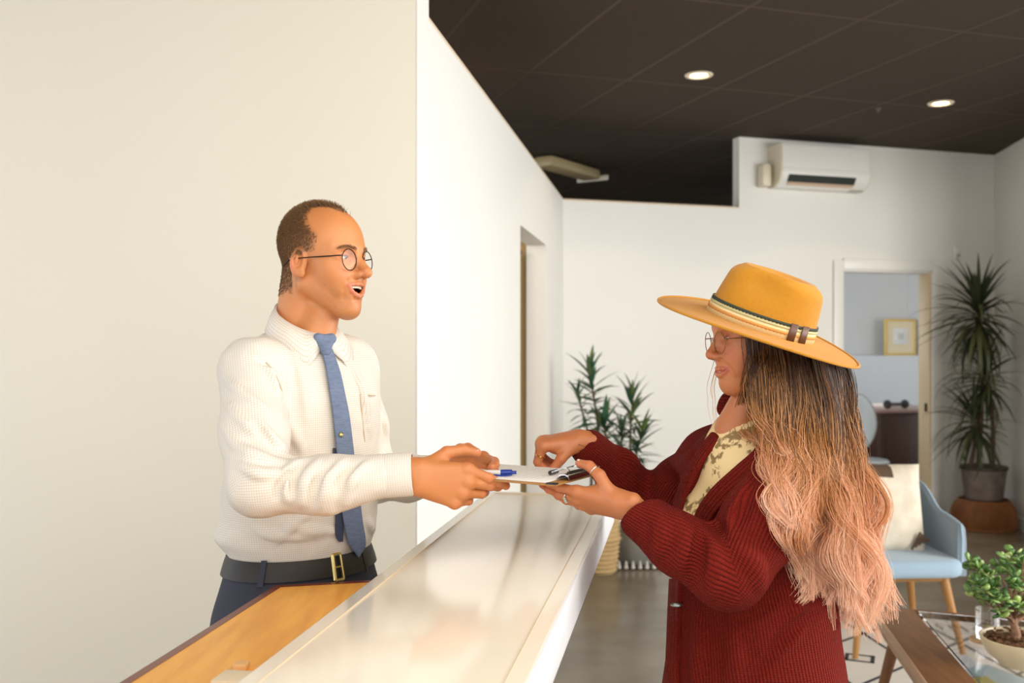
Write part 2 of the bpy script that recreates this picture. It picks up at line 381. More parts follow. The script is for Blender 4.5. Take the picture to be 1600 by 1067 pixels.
# ---------------------------------------------------------------- rug
rug_m = mat('cream_rug_wool', srgb(226, 218, 208), .95, bump=(260, .4, .004))
ink = mat('black_rug_wool', srgb(52, 52, 54), .95)
fl = lambda px, py, z=0: PX(px, py, (H-z)*FPX/(py-CY))
rc_ = np.array([1.95, 4.25]); RU = nrm((.93, -.37)); RV = np.array([-RU[1], RU[0]]); RL, RW = 1.15, 1.35
rug = thing('woven_rug', V3(*rc_, 0), 'cream flat-woven rug with black line motifs under the coffee table and blue chair', 'rug')
RR = frame((RU[0], RU[1], 0), (RV[0], RV[1], 0))
MB().box(V3(*rc_, .004), (RL*2, RW*2, .008), RR, .002).build('weave', rug_m, rug)
rp = MB(); s_ = MB()
def stroke(pts, wd=.016, mb=None):
    for a, b in zip(pts, pts[1:]):
        a, b = np.array(a), np.array(b); d = b-a; L = np.linalg.norm(d); d = d/L
        P = rc_+RU*(a+b)[0]/2+RV*(a+b)[1]/2; D = RU*d[0]+RV*d[1]
        (mb or rp).box(V3(*P, .0085), (L+wd, wd, .0022), frame((D[0], D[1], 0), (-D[1], D[0], 0)))
def rect(cx, cy, a, b, wd=.016): stroke([(cx-a, cy-b), (cx+a, cy-b), (cx+a, cy+b), (cx-a, cy+b), (cx-a, cy-b)], wd)
for i in range(-2, 3):
    x = i*.46
    stroke([(x-.23, -1.3), (x, -.86), (x+.23, -1.3)]); stroke([(x-.23, -.42), (x, -.86), (x+.23, -.42)])
    stroke([(x-.23, .46), (x, .02), (x+.23, .46)]); stroke([(x-.23, .46), (x, .9), (x+.23, .46)]); stroke([(x-.23, 1.3), (x, .9), (x+.23, 1.3)])
    rect(x-.07, -.2, .045, .04); rect(x+.1, -.2, .045, .04); rect(x-.07, -.04, .03, .025, .02)
    rect(x, .46, .06, .05, .018); rect(x, -.62, .05, .05)
stroke([(-1.12, -.3), (1.12, -.3)], .022); stroke([(-1.12, -.1), (1.12, -.1)], .012)
for k in range(36): stroke([(-1.1+k*.0625, 1.2), (-1.07+k*.0625, 1.12)], .012)
rp.build('motif', ink, rug, smooth=False, label='black line motifs')
fr = MB()
for e_ in (-1, 1):
    for k in range(60):
        p = rc_+RU*(-RL+.02+k*(2*RL-.04)/59)+RV*e_*(RW+.03)
        fr.box(V3(*p, .004), (.012, .07, .006), RR)
fr.build('fringe', rug_m, rug, smooth=False)['kind'] = 'stuff'

# ---------------------------------------------------------------- coffee table
walnut = mat('oiled_walnut', srgb(122, 78, 38), .55, noise=(5, .7, srgb(98, 60, 28), (12, 1, 1)))
walnut_l = mat('pale_walnut_edge', srgb(150, 112, 78), .35, noise=(5, .5, srgb(126, 90, 60), (12, 1, 1)))  # paler brown than the plank
glass = mat('clear_glass', (1, 1, 1, 1), .02, trans=1.0)
tz = .45
pa, pb = fl(1432, 952, tz), fl(1532, 1067, tz)       # inner edge of the plank, far and near
pd = nrm((pa-pb)[:2]); pr = np.array([pd[1], -pd[0]])
rd = nrm(fl(1560, 962, tz)[:2]-fl(1400, 948, tz)[:2])
far = pa[:2]; LT, WT = 1.25, .95
t = thing('coffee_table', V3(*(far-pd*LT/2+pr*.35), 0), 'low brown wooden coffee table with a wide side plank and an inset glass top', 'coffee table')
RPk = frame((pr[0], pr[1], 0), (pd[0], pd[1], 0))
pc = far-pd*LT/2-pr*.092
# plank slopes slightly up to its outer edge
MB().box(V3(*pc, tz-.012), (.165, LT, .026), RPk, .008).build('side_plank', walnut, t)
MB().tube([V3(*(far-pr*.182+pd*.01), tz-.012), V3(*(far-pd*LT-pr*.182), tz-.012)], .019, 12).build('plank_lip', walnut_l, t, label='paler plank lip')
pc2 = far-pd*LT/2+pr*(WT+.03)
MB().box(V3(*pc2, tz-.02), (.06, LT, .04), RPk, .008).build('side_rail', walnut, t)
for k, q in enumerate((far+pd*.012, far-pd*LT)):
    a, b = q-pr*.02, meet(q, rd, pc2, pd) if k == 0 else q+pr*WT
    d = nrm(b-a); L = np.linalg.norm(b-a)
    MB().box(V3(*((a+b)/2), tz-.022), (L, .028, .036), frame((d[0], d[1], 0), (-d[1], d[0], 0)), .008).build('end_rail', walnut, t)
gq = [far+pr*.004-pd*.01, far+pr*(WT-.01)-pd*.2, far+pr*(WT-.01)-pd*(LT-.02), far+pr*.004-pd*(LT-.02)]
MB().prism(poly(gq), tz-.012, tz-.004).build('glass_top', glass, t, smooth=False)
for q, o_ in ((far-pd*.12-pr*.09, -pr*.1+pd*.05), (far-pd*(LT-.62)-pr*.09, -pr*.22-pd*.05), (far-pd*.2+pr*WT, pr*.08+pd*.04), (far-pd*(LT-.1)+pr*WT, pr*.08-pd*.05)):
    MB().tube([V3(*q, tz-.03), V3(*(q+o_*.9), .017)], [.034, .02], 12, flat=.7).build('leg', walnut, t)
# lower shelf with magazines
ZS = .2
MB().prism(poly([far+pr*.0-pd*.25, far+pr*WT-pd*.3, far+pr*WT-pd*(LT-.1), far+pr*.0-pd*(LT-.1)]), ZS-.012, ZS).build('glass_shelf', glass, t, smooth=False)
for q in ((far-pd*.3-pr*.0), (far-pd*.9-pr*.0), (far-pd*.35+pr*WT), (far-pd*.95+pr*WT)):
    MB().tube([V3(*q, ZS-.015), V3(*q, tz-.02)], .009, 8).build('shelf_post', walnut, t)
mg = [('white magazine with a grey spine under the coffee table glass, nearest the plank', srgb(226, 226, 232), (1502, 1040), .0, .3),
      ('pale blue magazine under the coffee table glass, beside the white one', srgb(176, 206, 220), (1556, 1063), .0, .55),
      ('yellow-green magazine under the coffee table glass at the bottom edge', srgb(190, 186, 60), (1532, 1085), .0, .2)]
for k, (lab, c, (px, py), dz, rot) in enumerate(mg):
    p = fl(px, py, ZS+.01)
    z = ZS+.0015+.0105*k
    tt = thing('magazine', (p[0], p[1], z), lab, 'magazine', 'magazines on the coffee table shelf')
    R = RPk @ Rz(rot)
    MB().box((p[0], p[1], z+.005), (.17, .24, .008), R, .001).build('cover', mat('magazine_cover_'+'abc'[k], c, .3), tt)
    MB().box((p[0], p[1], z+.005)-R @ V3(.086, 0, 0), (.006, .24, .009), R, .001).build('spine', mat('magazine_spine', srgb(96, 90, 96), .4), tt)
# coaster and tumbler
cp_ = fl(1538, 1000, tz)
t = tag(MB().lathe([(0, 0), (.05, 0), (.052, .004), (.05, .009), (0, .009)], (cp_[0], cp_[1], tz-.0035), 28).build('coaster', mat('pale_wood', srgb(214, 176, 130), .5, noise=(8, .6, srgb(190, 148, 100), (8, 1, 1))), at=(cp_[0], cp_[1], tz-.0035)), 'round pale wooden coaster under the water glass', 'coaster')
gz = tz+.006
tg = thing('water_glass', (cp_[0]+.012, cp_[1], gz), 'clear glass tumbler of water on a wooden coaster', 'glass')
gp = [(0, 0), (.036, 0), (.038, .003), (.043, .108), (.0415, .109), (.037, .012), (0, .011)]
MB().lathe(gp, (cp_[0]+.012, cp_[1], gz), 32).build('tumbler', glass, tg)
MB().lathe([(0, .0105), (.0372, .0105), (.0386, .046), (0, .046)], (cp_[0]+.012, cp_[1], gz), 28).build('water', mat('water', (1, 1, 1, 1), .0, trans=1.0), tg)

# ---------------------------------------------------------------- blue armchair with cushion
felt = mat('blue_grey_felt', srgb(126, 140, 152), .9, bump=(400, .3, .002), sheen=.3)
felt2 = mat('pale_blue_felt', srgb(150, 174, 192), .9, bump=(400, .3, .002), sheen=.3)
oak = mat('golden_oak', srgb(176, 128, 70), .4, noise=(4, .6, srgb(150, 104, 54), (1, 1, .2)))
ac_ = PX(1382, 900, 5.12); ch = thing('armchair', (ac_[0], ac_[1], 0), 'blue-grey felt armchair with round oak legs on the rug', 'armchair')
CF = nrm((.06, -1)); CRt = np.array([-CF[1], CF[0]])     # chair front (towards camera), chair right as seen
def chp(r, f, z): q = ac_[:2]+CRt*r+CF*f; return V3(q[0], q[1], z)
RCh = frame((CRt[0], CRt[1], 0), (-CF[0], -CF[1], 0))
def seatpad():
    bm = bmesh.new(); bmesh.ops.create_cube(bm, size=1)
    for v in bm.verts: v.co = Vector((v.co.x*.58, v.co.y*.56, v.co.z*.085))
    bmesh.ops.bevel(bm, geom=[e for e in bm.edges if abs(e.verts[0].co.z-e.verts[1].co.z) > .01], offset=.09, segments=5, profile=.5, affect='EDGES')
    bmesh.ops.bevel(bm, geom=[e for e in bm.edges if abs(e.verts[0].co.z-e.verts[1].co.z) < .001 and len(e.link_faces) == 2 and abs(e.link_faces[0].normal.z-e.link_faces[1].normal.z) > .5], offset=.032, segments=4, profile=.5, affect='EDGES')
    P = np.array([v.co[:] for v in bm.verts]); P[:, 2] += .012*np.cos(P[:, 0]*5)*np.cos(P[:, 1]*5)*(P[:, 2] > 0)
    f = [[v.index for v in q.verts] for q in bm.faces]; bm.free(); return P, f
bmP, bmF = seatpad()
mesh_obj('seat', bmP @ RCh.T+chp(0, .02, .437), bmF, felt2, ch, True, 60, label='pale blue seat pad')
# wrap-round shell: plan curve from right front, round the back, to left front; height falls toward the front
N_ = 60; outv, fs = [], []
for i in range(N_+1):
    u = i/N_; a = -1.0+2.0*u                       # -1..1
    s_ = abs(a)
    if s_ < .52: r, f = .27*math.sin(a/.52*PI/2*.98)*1.0, -.27-.0*s_; f = -.285+.06*(1-math.cos(a/.52*PI/2))
    else: k = (s_-.52)/.48; r = math.copysign(.27+.03*math.sin(k*PI), a); f = -.225+k*.485
    h = .80-.02*s_ if s_ < .5 else None
    if h is None:
        k = (s_-.5)/.5
        h = .79-.125*(3*min(k/.42, 1)**2-2*min(k/.42, 1)**3) - .035*max(0, (k-.42)/.58) - (.2*max(0, (k-.86)/.14)**2)
    nr = V3(math.copysign(1, a)*min(1, s_*1.9), -max(0, 1-s_*1.9), 0); nr = nrm(nr)
    th = .022
    for (o_, z) in ((-th, .40), (-th, h-.018), (-th*.6, h-.004), (0, h), (th*.6, h-.004), (th, h-.018), (th*1.2, .40)):
        lean = (z-.4)*.12
        outv.append(chp(r+nr[0]*(o_+lean*.8), f+nr[1]*(o_+lean), z))
for i in range(N_):
    for k in range(6): fs.append([i*7+k, (i+1)*7+k, (i+1)*7+k+1, i*7+k+1])
    fs.append([i*7+6, (i+1)*7+6, (i+1)*7, i*7])
fs += [list(range(7)), [N_*7+k for k in range(7)][::-1]]
mesh_obj('backrest', outv, fs, felt, ch, True, 50)
pip = MB(); pip.tube([outv[i*7+3]+V3(0, 0, .001) for i in range(N_+1)], .007, 8); pip.build('piping', felt2, ch, label='pale blue piping')
MB().box(chp(0, .0, .383), (.46, .46, .03), RCh, .006).build('seat_frame', oak, ch)
for sr in (-1, 1):
    for sf in (-1, 1):
        MB().tube([chp(sr*.205, .02+sf*.19, .39), chp(sr*.27, .02+sf*.26, .014)], [.024, .014], 14).build('leg', oak, ch)
# cushion: stepped brown corner on cream
cu_c = chp(-.01, -.05, .69); n = 22
cu = thing('cushion', cu_c, 'cream woven cushion with a stepped dark brown corner on the blue armchair', 'cushion')
RU_ = frame(V3(CRt[0], CRt[1], 0), nrm(V3(-CF[0]*.28, -CF[1]*.28, 1)))
RU_ = RU_ @ Rz(-.05)
cs = .235
def cush(sgn):
    P = []
    for i in range(n+1):
        for j in range(n+1):
            x, y = -1+2*i/n, -1+2*j/n
            pin = 1-.05*(1-abs(x)**4)*abs(y)**2
            thick = .075*max(0, (1-x**4))**.5*max(0, (1-y**4))**.5
            P.append((x*cs*(1-.04*(1-y*y)*abs(x)), y*cs*(1-.04*(1-x*x)*abs(y)), sgn*thick+.004*math.sin(9*x+3*y)))
    return np.array(P)
Pf, Pb = cush(1), cush(-1)
vv = np.concatenate([Pf, Pb]); ff, mi = [], []
M_ = (n+1)**2
for i in range(n):
    for j in range(n):
        q = [i*(n+1)+j, (i+1)*(n+1)+j, (i+1)*(n+1)+j+1, i*(n+1)+j+1]
        ff.append(q); step = (i//2); mi.append(1 if (j >= 15+step*.5 and i < 14) else 0)
        ff.append([k+M_ for k in q][::-1]); mi.append(0)
cu_cream = mat('cream_cushion_weave', srgb(222, 212, 194), .9, noise=(14, .7, srgb(202, 188, 166), (1, .15, 1)), bump=(300, .4, .003))
mesh_obj('cover', vv @ RU_.T+cu_c, ff, [cu_cream, mat('brown_cushion_weave', srgb(86, 64, 48), .9, bump=(300, .4, .003))], cu, True, None, mi=mi)
tas = MB()
for k in range(5): tas.tube([RU_ @ V3(cs*(.55+.08*k), -cs*(.92-.05*k), .07)+cu_c, RU_ @ V3(cs*(.75+.05*k), -cs*(.55+.04*k), .08)+cu_c], .006, 6)
tas.build('dark_motif', mat('brown_cushion_weave'), cu)['label'] = 'dark brown stripe motif'

# ---------------------------------------------------------------- office furniture beyond the doorway
deskw = mat('dark_office_walnut', srgb(72, 44, 28), .4, noise=(4, .7, srgb(54, 32, 20), (10, 10, 1)))
def back_at(px, py, off): q = on_line(px, A+NB*off, DB); return V3(q[0], q[1], H+(CY-py)*q[1]/FPX)
d0, d3 = back_at(1372, 640, .75), back_at(1470, 660, .75)
t = thing('office_desk', ((d0+d3)/2*V3(1, 1, 0)), 'dark walnut office desk seen through the doorway', 'desk')
L = np.linalg.norm((d3-d0)[:2]); zt = d0[2]
cd = (d0+d3)[:2]/2
Rd = RB @ Rz(-.12)
MB().box(V3(*(cd+NB*.25), zt-.015), (L+.1, .72, .03), Rd, .004).build('desktop', mat('desk_top_mauve', srgb(150, 122, 112), .3), t)
MB().box(V3(*(cd-NB*.05), (zt-.03)/2), (L+.06, .02, zt-.03), Rd, .003).build('modesty_panel', deskw, t)
for s_ in (-1, 1): MB().box(V3(*(cd+DB*s_*(L/2)+NB*.25), (zt-.03)/2), (.03, .62, zt-.03), Rd, .003).build('side_panel', deskw, t)
q0, q1 = back_at(1386, 626, .62), back_at(1409, 624, .62)
t = thing('dumbbell_ornament', V3(*(cd+NB*.05), zt), 'small dark dumbbell-shaped ornament on the office desk', 'ornament')
ob = V3(*(cd-DB*L*.16+NB*.05), zt)
hm = mat('dark_ornament', srgb(66, 64, 62), .4, .5)
ob2 = MB().tube([ob-V3(DB[0], DB[1], 0)*.09+V3(0, 0, .045), ob+V3(DB[0], DB[1], 0)*.09+V3(0, 0, .045)], .016, 10); ob2.build('bar', hm, t)
for s_ in (-1, 1):
    MB().lathe([(0, -.025), (.035, -.022), (.044, 0), (.035, .022), (0, .025)], ob+V3(DB[0], DB[1], 0)*s_*.1+V3(0, 0, .0445), 16, frame(V3(0, 0, 1), None, V3(DB[0], DB[1], 0))).build('end_weight', hm, t)
o = MB().box(V3(*(cd+DB*.04+NB*.33), zt+.0155), (.3, .2, .03), RB @ Rz(.2), .004).build('papers', mat('pale_papers', srgb(226, 216, 206), .6), at=V3(*(cd+DB*.04+NB*.33), zt))
tag(o, 'pale stack of papers on the office desk', 'papers')
# white shell chair behind the desk
oc_ = back_at(1341, 655, .6); sz = .42
t = thing('shell_chair', (oc_[0], oc_[1], 0), 'pale round-backed shell chair beside the office desk', 'chair')
shell = mat('pale_blue_shell', srgb(206, 216, 222), .35)
vs, fs = [], []; K_, J_ = 24, 8
for j in range(J_+1):
    rr_ = j/J_
    for k in range(K_):
        a = 2*PI*k/K_; x, z = rr_*.15*math.cos(a), rr_*.26*math.sin(a); y = .05*(x/.15)**2*1.2
        vs.append(oc_*V3(1, 1, 0)+V3(DB[0], DB[1], 0)*x+V3(-NB[0], -NB[1], 0)*y+V3(0, 0, .80+z))
for j in range(J_):
    for k in range(K_): fs.append([j*K_+k, j*K_+(k+1) % K_, (j+1)*K_+(k+1) % K_, (j+1)*K_+k])
o = mesh_obj('backrest', vs, fs, shell, t); md = o.modifiers.new('thickness', 'SOLIDIFY'); md.thickness = .012
MB().tube([vs[J_*K_+k] for k in range(K_)]+[vs[J_*K_]], .011, 8, cap=False).build('back_rim', mat('chair_rim', srgb(150, 146, 142), .4), t)
sc_ = oc_*V3(1, 1, 0)+V3(-NB[0], -NB[1], 0)*.12
MB().lathe([(0, -.03), (.17, -.025), (.2, 0), (.18, .02), (0, .022)], sc_+V3(0, 0, .46), 24).build('seat', shell, t)
for k in range(4):
    a = PI/4+k*PI/2; MB().tube([sc_+V3(.1*math.cos(a), .1*math.sin(a), .43), sc_+V3(.22*math.cos(a), .22*math.sin(a), 0)], [.014, .01], 8).build('leg', oak, t)
MB().tube([oc_*V3(1, 1, 0)+V3(NB[0], NB[1], 0)*.012+V3(0, 0, .6), sc_+V3(NB[0], NB[1], 0)*.1+V3(0, 0, .45)], .014, 8).build('back_support', mat('chair_rim'), t)
kn = back_at(1344, 614, .72)
# framed picture leaning on the ledge
pf0, pf1 = on_line(1382, OB-NB*.2, DB), on_line(1430, OB-NB*.2, DB)
zf0, zf1 = ZL, H+(CY-498)*pf0[1]/FPX; cf = (pf0+pf1)/2
t = thing('framed_print', V3(*cf, ZL), 'gold-framed pale print leaning on the office ledge', 'picture')
wf, hf = np.linalg.norm(pf1-pf0), zf1-zf0
gold = mat('gold_frame', srgb(222, 190, 110), .35, .35)
fm = MB()
for s_ in (-1, 1): fm.box(V3(*(cf+DB*s_*(wf/2-.014)), ZL+hf/2), (.028, .03, hf), RB, .004)
for z in (ZL+.014, ZL+hf-.014): fm.box(V3(*cf, z), (wf-.05, .028, .028), RB, .004)
fm.build('frame', gold, t)
MB().box(V3(*cf, ZL+hf/2), (wf-.04, .012, hf-.04), RB).build('mat_board', mat('cream_mat_board', srgb(222, 206, 172), .6), t)
MB().box(V3(*(cf-NB*.008), ZL+hf/2+.01), (wf*.46, .006, hf*.44), RB, .001).build('print', mat('pale_print', srgb(226, 226, 222), .6, noise=(24, .5, srgb(196, 196, 196))), t)
MB().box(V3(*(cf-NB*.0125), ZL+hf/2+.01), (wf*.18, .003, hf*.16), RB, .001).build('print_motif', mat('grey_print', srgb(196, 194, 188), .6), t)
# white curtain hanging inside the tall opening
cq = O2+LN*.2-DL*.0
t = thing('curtain', V3(*(O2+LN*.3-DL*.1), 0), 'white curtain gathered just inside the tall opening of the partition', 'curtain')
vs, fs = [], []; K_ = 30; zs = [.05, .5, 1.0, 1.3, 1.6, 1.9, 2.12]
for z in zs:
    g_ = .5+.5*abs((z-1.2)/1.0)**1.2
    for k in range(K_+1):
        u = k/K_; q = O2+LN*(.16+.5*u*g_)-DL*(.1+.03*math.sin(u*38)+.25*u); vs.append(V3(*q, z))
for j in range(len(zs)-1):
    for k in range(K_): fs.append([j*(K_+1)+k, j*(K_+1)+k+1, (j+1)*(K_+1)+k+1, (j+1)*(K_+1)+k])
o = mesh_obj('cloth', vs, fs, mat('white_curtain', srgb(232, 230, 226), .8), t); md = o.modifiers.new('thickness', 'SOLIDIFY'); md.thickness = .003
MB().tube([V3(*(O2+LN*.145-DL*.1), 2.13), V3(*(O2+LN*1.25-DL*.1), 2.13)], .012, 10).build('rod', mat('grey_metal', srgb(120, 112, 100), .4, .6), t)
# ---------------------------------------------------------------- plants
def leaf_mesh(name, L, W, droop, m, seg=7, fold=.25, tip=1.0, base=.25):
    vs, fs = [], []
    x = z = 0.0; a = 0.0
    for i in range(seg+1):
        u = i/seg
        wd = W*(base+(1-base)*min(1, u*3.2))*max(0.02, (1-u**tip*1.0)**.75)
        vs += [(x, -wd/2, z+fold*wd*.5), (x, 0, z), (x, wd/2, z+fold*wd*.5)]
        a += droop/seg*(.4+1.2*u); x += L/seg*math.cos(a); z -= L/seg*math.sin(a)
    for i in range(seg):
        for k in range(2): fs.append([i*3+k, (i+1)*3+k, (i+1)*3+k+1, i*3+k+1])
    me = bpy.data.meshes.new(name); me.from_pydata(vs, [], fs); me.materials.append(m)
    me.polygons.foreach_set('use_smooth', np.ones(len(fs), bool)); me.update(); return me
def leaf_obj(me, parent, p, el, az, roll=0, s=1.0):
    o = link('leaf', me, parent); o.location = np.asarray(p)-world_loc(parent)
    o.rotation_euler = (roll, -el, az); o.scale = (s, s, s); return o
bark = mat('grey_brown_bark', srgb(104, 84, 62), .8, noise=(18, .6, srgb(78, 62, 46), (1, 1, 3)))
soil = mat('dark_soil', srgb(64, 48, 34), .95, bump=(60, .8, .01))

# tall dracaena in the far corner, pot on an upturned rattan stand
pc = PX(1537, 800, 8.28)
st = thing('rattan_stand', (pc[0], pc[1], 0), 'round brown rattan stand under the tall palm pot in the far corner', 'plant stand')
rattan = mat('brown_rattan', srgb(132, 80, 36), .6, noise=(20, .6, srgb(100, 56, 24), (1, 1, .2)))
zs_ = .238
sprof = [(.238, 0), (.25, .06), (.248, .12), (.232, .18), (.205, .22), (.19, zs_)]
MB().lathe([(0, .004), (.225, .004), (.237, .06), (.236, .12), (.22, .18), (.19, .225), (0, .232)], (pc[0], pc[1], 0), 40).build('core', mat('dark_rattan', srgb(96, 54, 24), .7), st)
cane = MB()
for k in range(84):
    a = 2*PI*k/84; cane.tube([(pc[0]+r*math.cos(a), pc[1]+r*math.sin(a), z+.002) for r, z in sprof], .0075, 5)
o = cane.build('cane', rattan, st); o['kind'] = 'stuff'
rg = MB()
for r, z in ((.242, .012), (.2, zs_-.008)):
    rg.tube([(pc[0]+r*math.cos(a), pc[1]+r*math.sin(a), z) for a in np.linspace(0, 2*PI, 49)], .009, 6, cap=False)
rg.build('hoop', rattan, st)
zpot = zs_+.005
pl = thing('tall_palm', (pc[0], pc[1], zpot), 'tall dark three-headed palm in a grey pot in the far corner', 'plant')
MB().lathe([(0, 0), (.14, 0), (.148, .02), (.178, .255), (.18, .268), (.165, .268), (.158, .235), (0, .232)], (pc[0], pc[1], zpot), 40).build('pot', mat('mottled_grey_pot', srgb(122, 110, 102), .7, noise=(9, .8, srgb(84, 74, 68)), bump=(30, .3, .004)), pl)
MB().lathe([(.1805, .245), (.187, .25), (.187, .272), (.176, .274), (.176, .25)], (pc[0], pc[1], zpot), 40).build('pot_rim', mat('dark_pot_rim', srgb(58, 46, 38), .6), pl)
MB().lathe([(0, .25), (.16, .245), (.162, .235)], (pc[0], pc[1], zpot), 24).build('soil', soil, pl)
lm = [mat('dark_palm_leaf_a', srgb(58, 66, 40), .45), mat('dark_palm_leaf_b', srgb(44, 52, 30), .45), mat('dark_palm_leaf_c', srgb(74, 78, 46), .45)]
lv = [leaf_mesh('leaf', L, .042, dr, lm[k % 3], 7, .35) for k, (L, dr) in enumerate(((.46, .5), (.48, 1.0), (.44, 1.5), (.42, .8), (.4, .25), (.46, 1.8)))]
for (px0, px, py, dd, nl, sc) in ((1528, 1530, 476, .0, 134, 1.2), (1550, 1541, 580, -.04, 88, 1.0), (1514, 1522, 646, -.02, 74, 1.0)):
    b_ = PX(px0, 740, pc[1]+dd*.5); b_[2] = zpot+.235; c_ = PX(px, py, pc[1]+dd)
    pts = [b_+(c_-b_)*u+V3(.03*math.sin(u*3), 0, 0) for u in np.linspace(0, 1, 9)]
    MB().tube(pts, np.linspace(.021, .015, 9), 8).build('stem', bark, pl)
    for k in range(nl):
        u = k/nl; az = k*2.39996+random.uniform(-.2, .2)
        el = math.radians(78-128*u**.9+random.uniform(-9, 9))
        p = c_-V3(0, 0, .17*sc*u)
        me_ = lv[random.randrange(6) if u > .25 else random.choice((0, 3, 4))]; s_ = sc*random.uniform(.85, 1.12); hd = np.array([math.cos(az), math.sin(az)])
        for n_, q_ in ((NB, A), (-LN, B)):                     # keep the leaves in front of both walls
            room = float((np.array(q_)-p[:2])@n_)-.03; go = float(hd@n_)*.47
            if go > .02 and go*s_ > room: s_ = room/go
        if s_ > .3: leaf_obj(me_, pl, p, el, az, random.uniform(-.3, .3), s_)

random.seed(4)
# plants at the corner behind the counter
lmat = [mat('green_leaf_a', srgb(52, 92, 66), .4), mat('green_leaf_b', srgb(38, 70, 52), .4), mat('green_leaf_c', srgb(92, 110, 56), .4)]
lw = [leaf_mesh('leaf', .205, .042, dr, lmat[k], 6, .3, 1.4) for k, dr in enumerate((.45, .9, .3))]
def stem_plant(pl, base, tip, nl, Ls, spread, lo=.0):
    pts = [base+(tip-base)*u+V3(.03*math.sin(u*5+base[0]*9), .02*math.sin(u*4), 0) for u in np.linspace(0, 1, 12)]
    MB().tube(pts, np.linspace(.013, .006, 12), 7).build('stem', bark, pl)
    for k in range(nl):
        u = k/nl; p = pts[-1]*(1-u)+tip*0+u*(pts[-1]-V3(0, 0, Ls)) if False else np.array(pts[-1])-V3(0, 0, Ls*u)
        j = np.clip((p[2]-base[2])/(tip[2]-base[2]), 0, 1); q = base+(tip-base)*j
        p = V3(q[0]+.03*math.sin(j*5+base[0]*9), q[1]+.02*math.sin(j*4), p[2])
        el = math.radians(70-95*u+random.uniform(-14, 14))
        leaf_obj(random.choice(lw if u > .12 else [lw[2], lw[0]]), pl, p, el, k*2.39996+random.uniform(-.3, .3), random.uniform(-.4, .4), random.uniform(.75, 1.15)*spread)
bc = PX(938, 860, 6.70)
pk = thing('basket_plant', (bc[0], bc[1], 0), 'green leafy houseplant in a pale woven basket at the end of the counter', 'plant')
bask = mat('pale_seagrass', srgb(222, 192, 140), .7, noise=(26, .6, srgb(198, 164, 110), (1, 1, 6)), bump=(120, .5, .004))
MB().lathe([(0, 0), (.095, 0), (.108, .03), (.118, .13), (.122, .2), (.135, .222), (.128, .245), (.122, .3), (.128, .4), (.118, .4), (.112, .34), (0, .33)], (bc[0], bc[1], 0), 36).build('basket', bask, pk)
bw = MB()
for k in range(13):
    z = .02+k*.03; r = np.interp(z, [0, .03, .13, .2, .222, .245, .3, .4], [.095, .108, .118, .122, .135, .128, .122, .128])
    bw.tube([(bc[0]+(r+.002)*math.cos(a), bc[1]+(r+.002)*math.sin(a), z) for a in np.linspace(0, 2*PI, 33)], .008, 5, cap=False)
bw.build('woven_coil', bask, pk)
MB().lathe([(0, .35), (.11, .345)], (bc[0], bc[1], 0), 20).build('soil', soil, pk)
for (px, py, D, nl, Ls, sp) in ((925, 578, 6.68, 44, .42, 1.0), (948, 655, 6.6, 34, .3, .95), (905, 612, 6.8, 18, .2, .8)):
    stem_plant(pk, V3(bc[0]+random.uniform(-.04, .04), bc[1], .34), PX(px, py, D), nl, Ls, sp)
gc = PX(994, 860, 6.97)
gm = thing('tasselled_mat', (gc[0], gc[1], 0), 'small dark mat with a row of white tassels under the grey planter', 'mat')
MB().box((gc[0], gc[1]-.02, .006), (.42, .36, .012), None, .004).build('mat_cloth', mat('dark_mat', srgb(78, 70, 62), .9), gm)
ts = mat('white_tassel_wool', srgb(222, 218, 210), .9)
tmesh = None
for k in range(9):
    x = gc[0]-.19+k*.0475
    if tmesh is None:
        o = MB().lathe([(0, .06), (.008, .055), (.007, .045), (.015, .01), (0, 0)], (x, gc[1]-.215, .002), 10).build('tassel', ts, gm); tmesh = o; x0 = x
    else: o2 = link('tassel', tmesh.data, gm); o2.location = (x-x0, 0, 0)
gp_ = thing('grey_planter', (gc[0], gc[1], .013), 'leafy houseplant in a round grey planter beside the pale basket', 'plant')
MB().lathe([(0, 0), (.12, 0), (.135, .03), (.15, .16), (.148, .25), (.138, .25), (.135, .21), (0, .2)], (gc[0], gc[1], .013), 36).build('pot', mat('grey_concrete_pot', srgb(150, 148, 140), .6, noise=(8, .6, srgb(124, 122, 114))), gp_)
MB().lathe([(0, .225), (.134, .22)], (gc[0], gc[1], .013), 20).build('soil', soil, gp_)
for (px, py, D, nl, Ls, sp) in ((984, 618, 6.86, 46, .46, 1.0), (1004, 672, 6.8, 34, .3, 1.0), (968, 668, 6.95, 30, .3, .9)):
    stem_plant(gp_, V3(gc[0]+random.uniform(-.05, .05), gc[1]+random.uniform(-.03, .03), .22), PX(px, py, D), nl, Ls, sp)

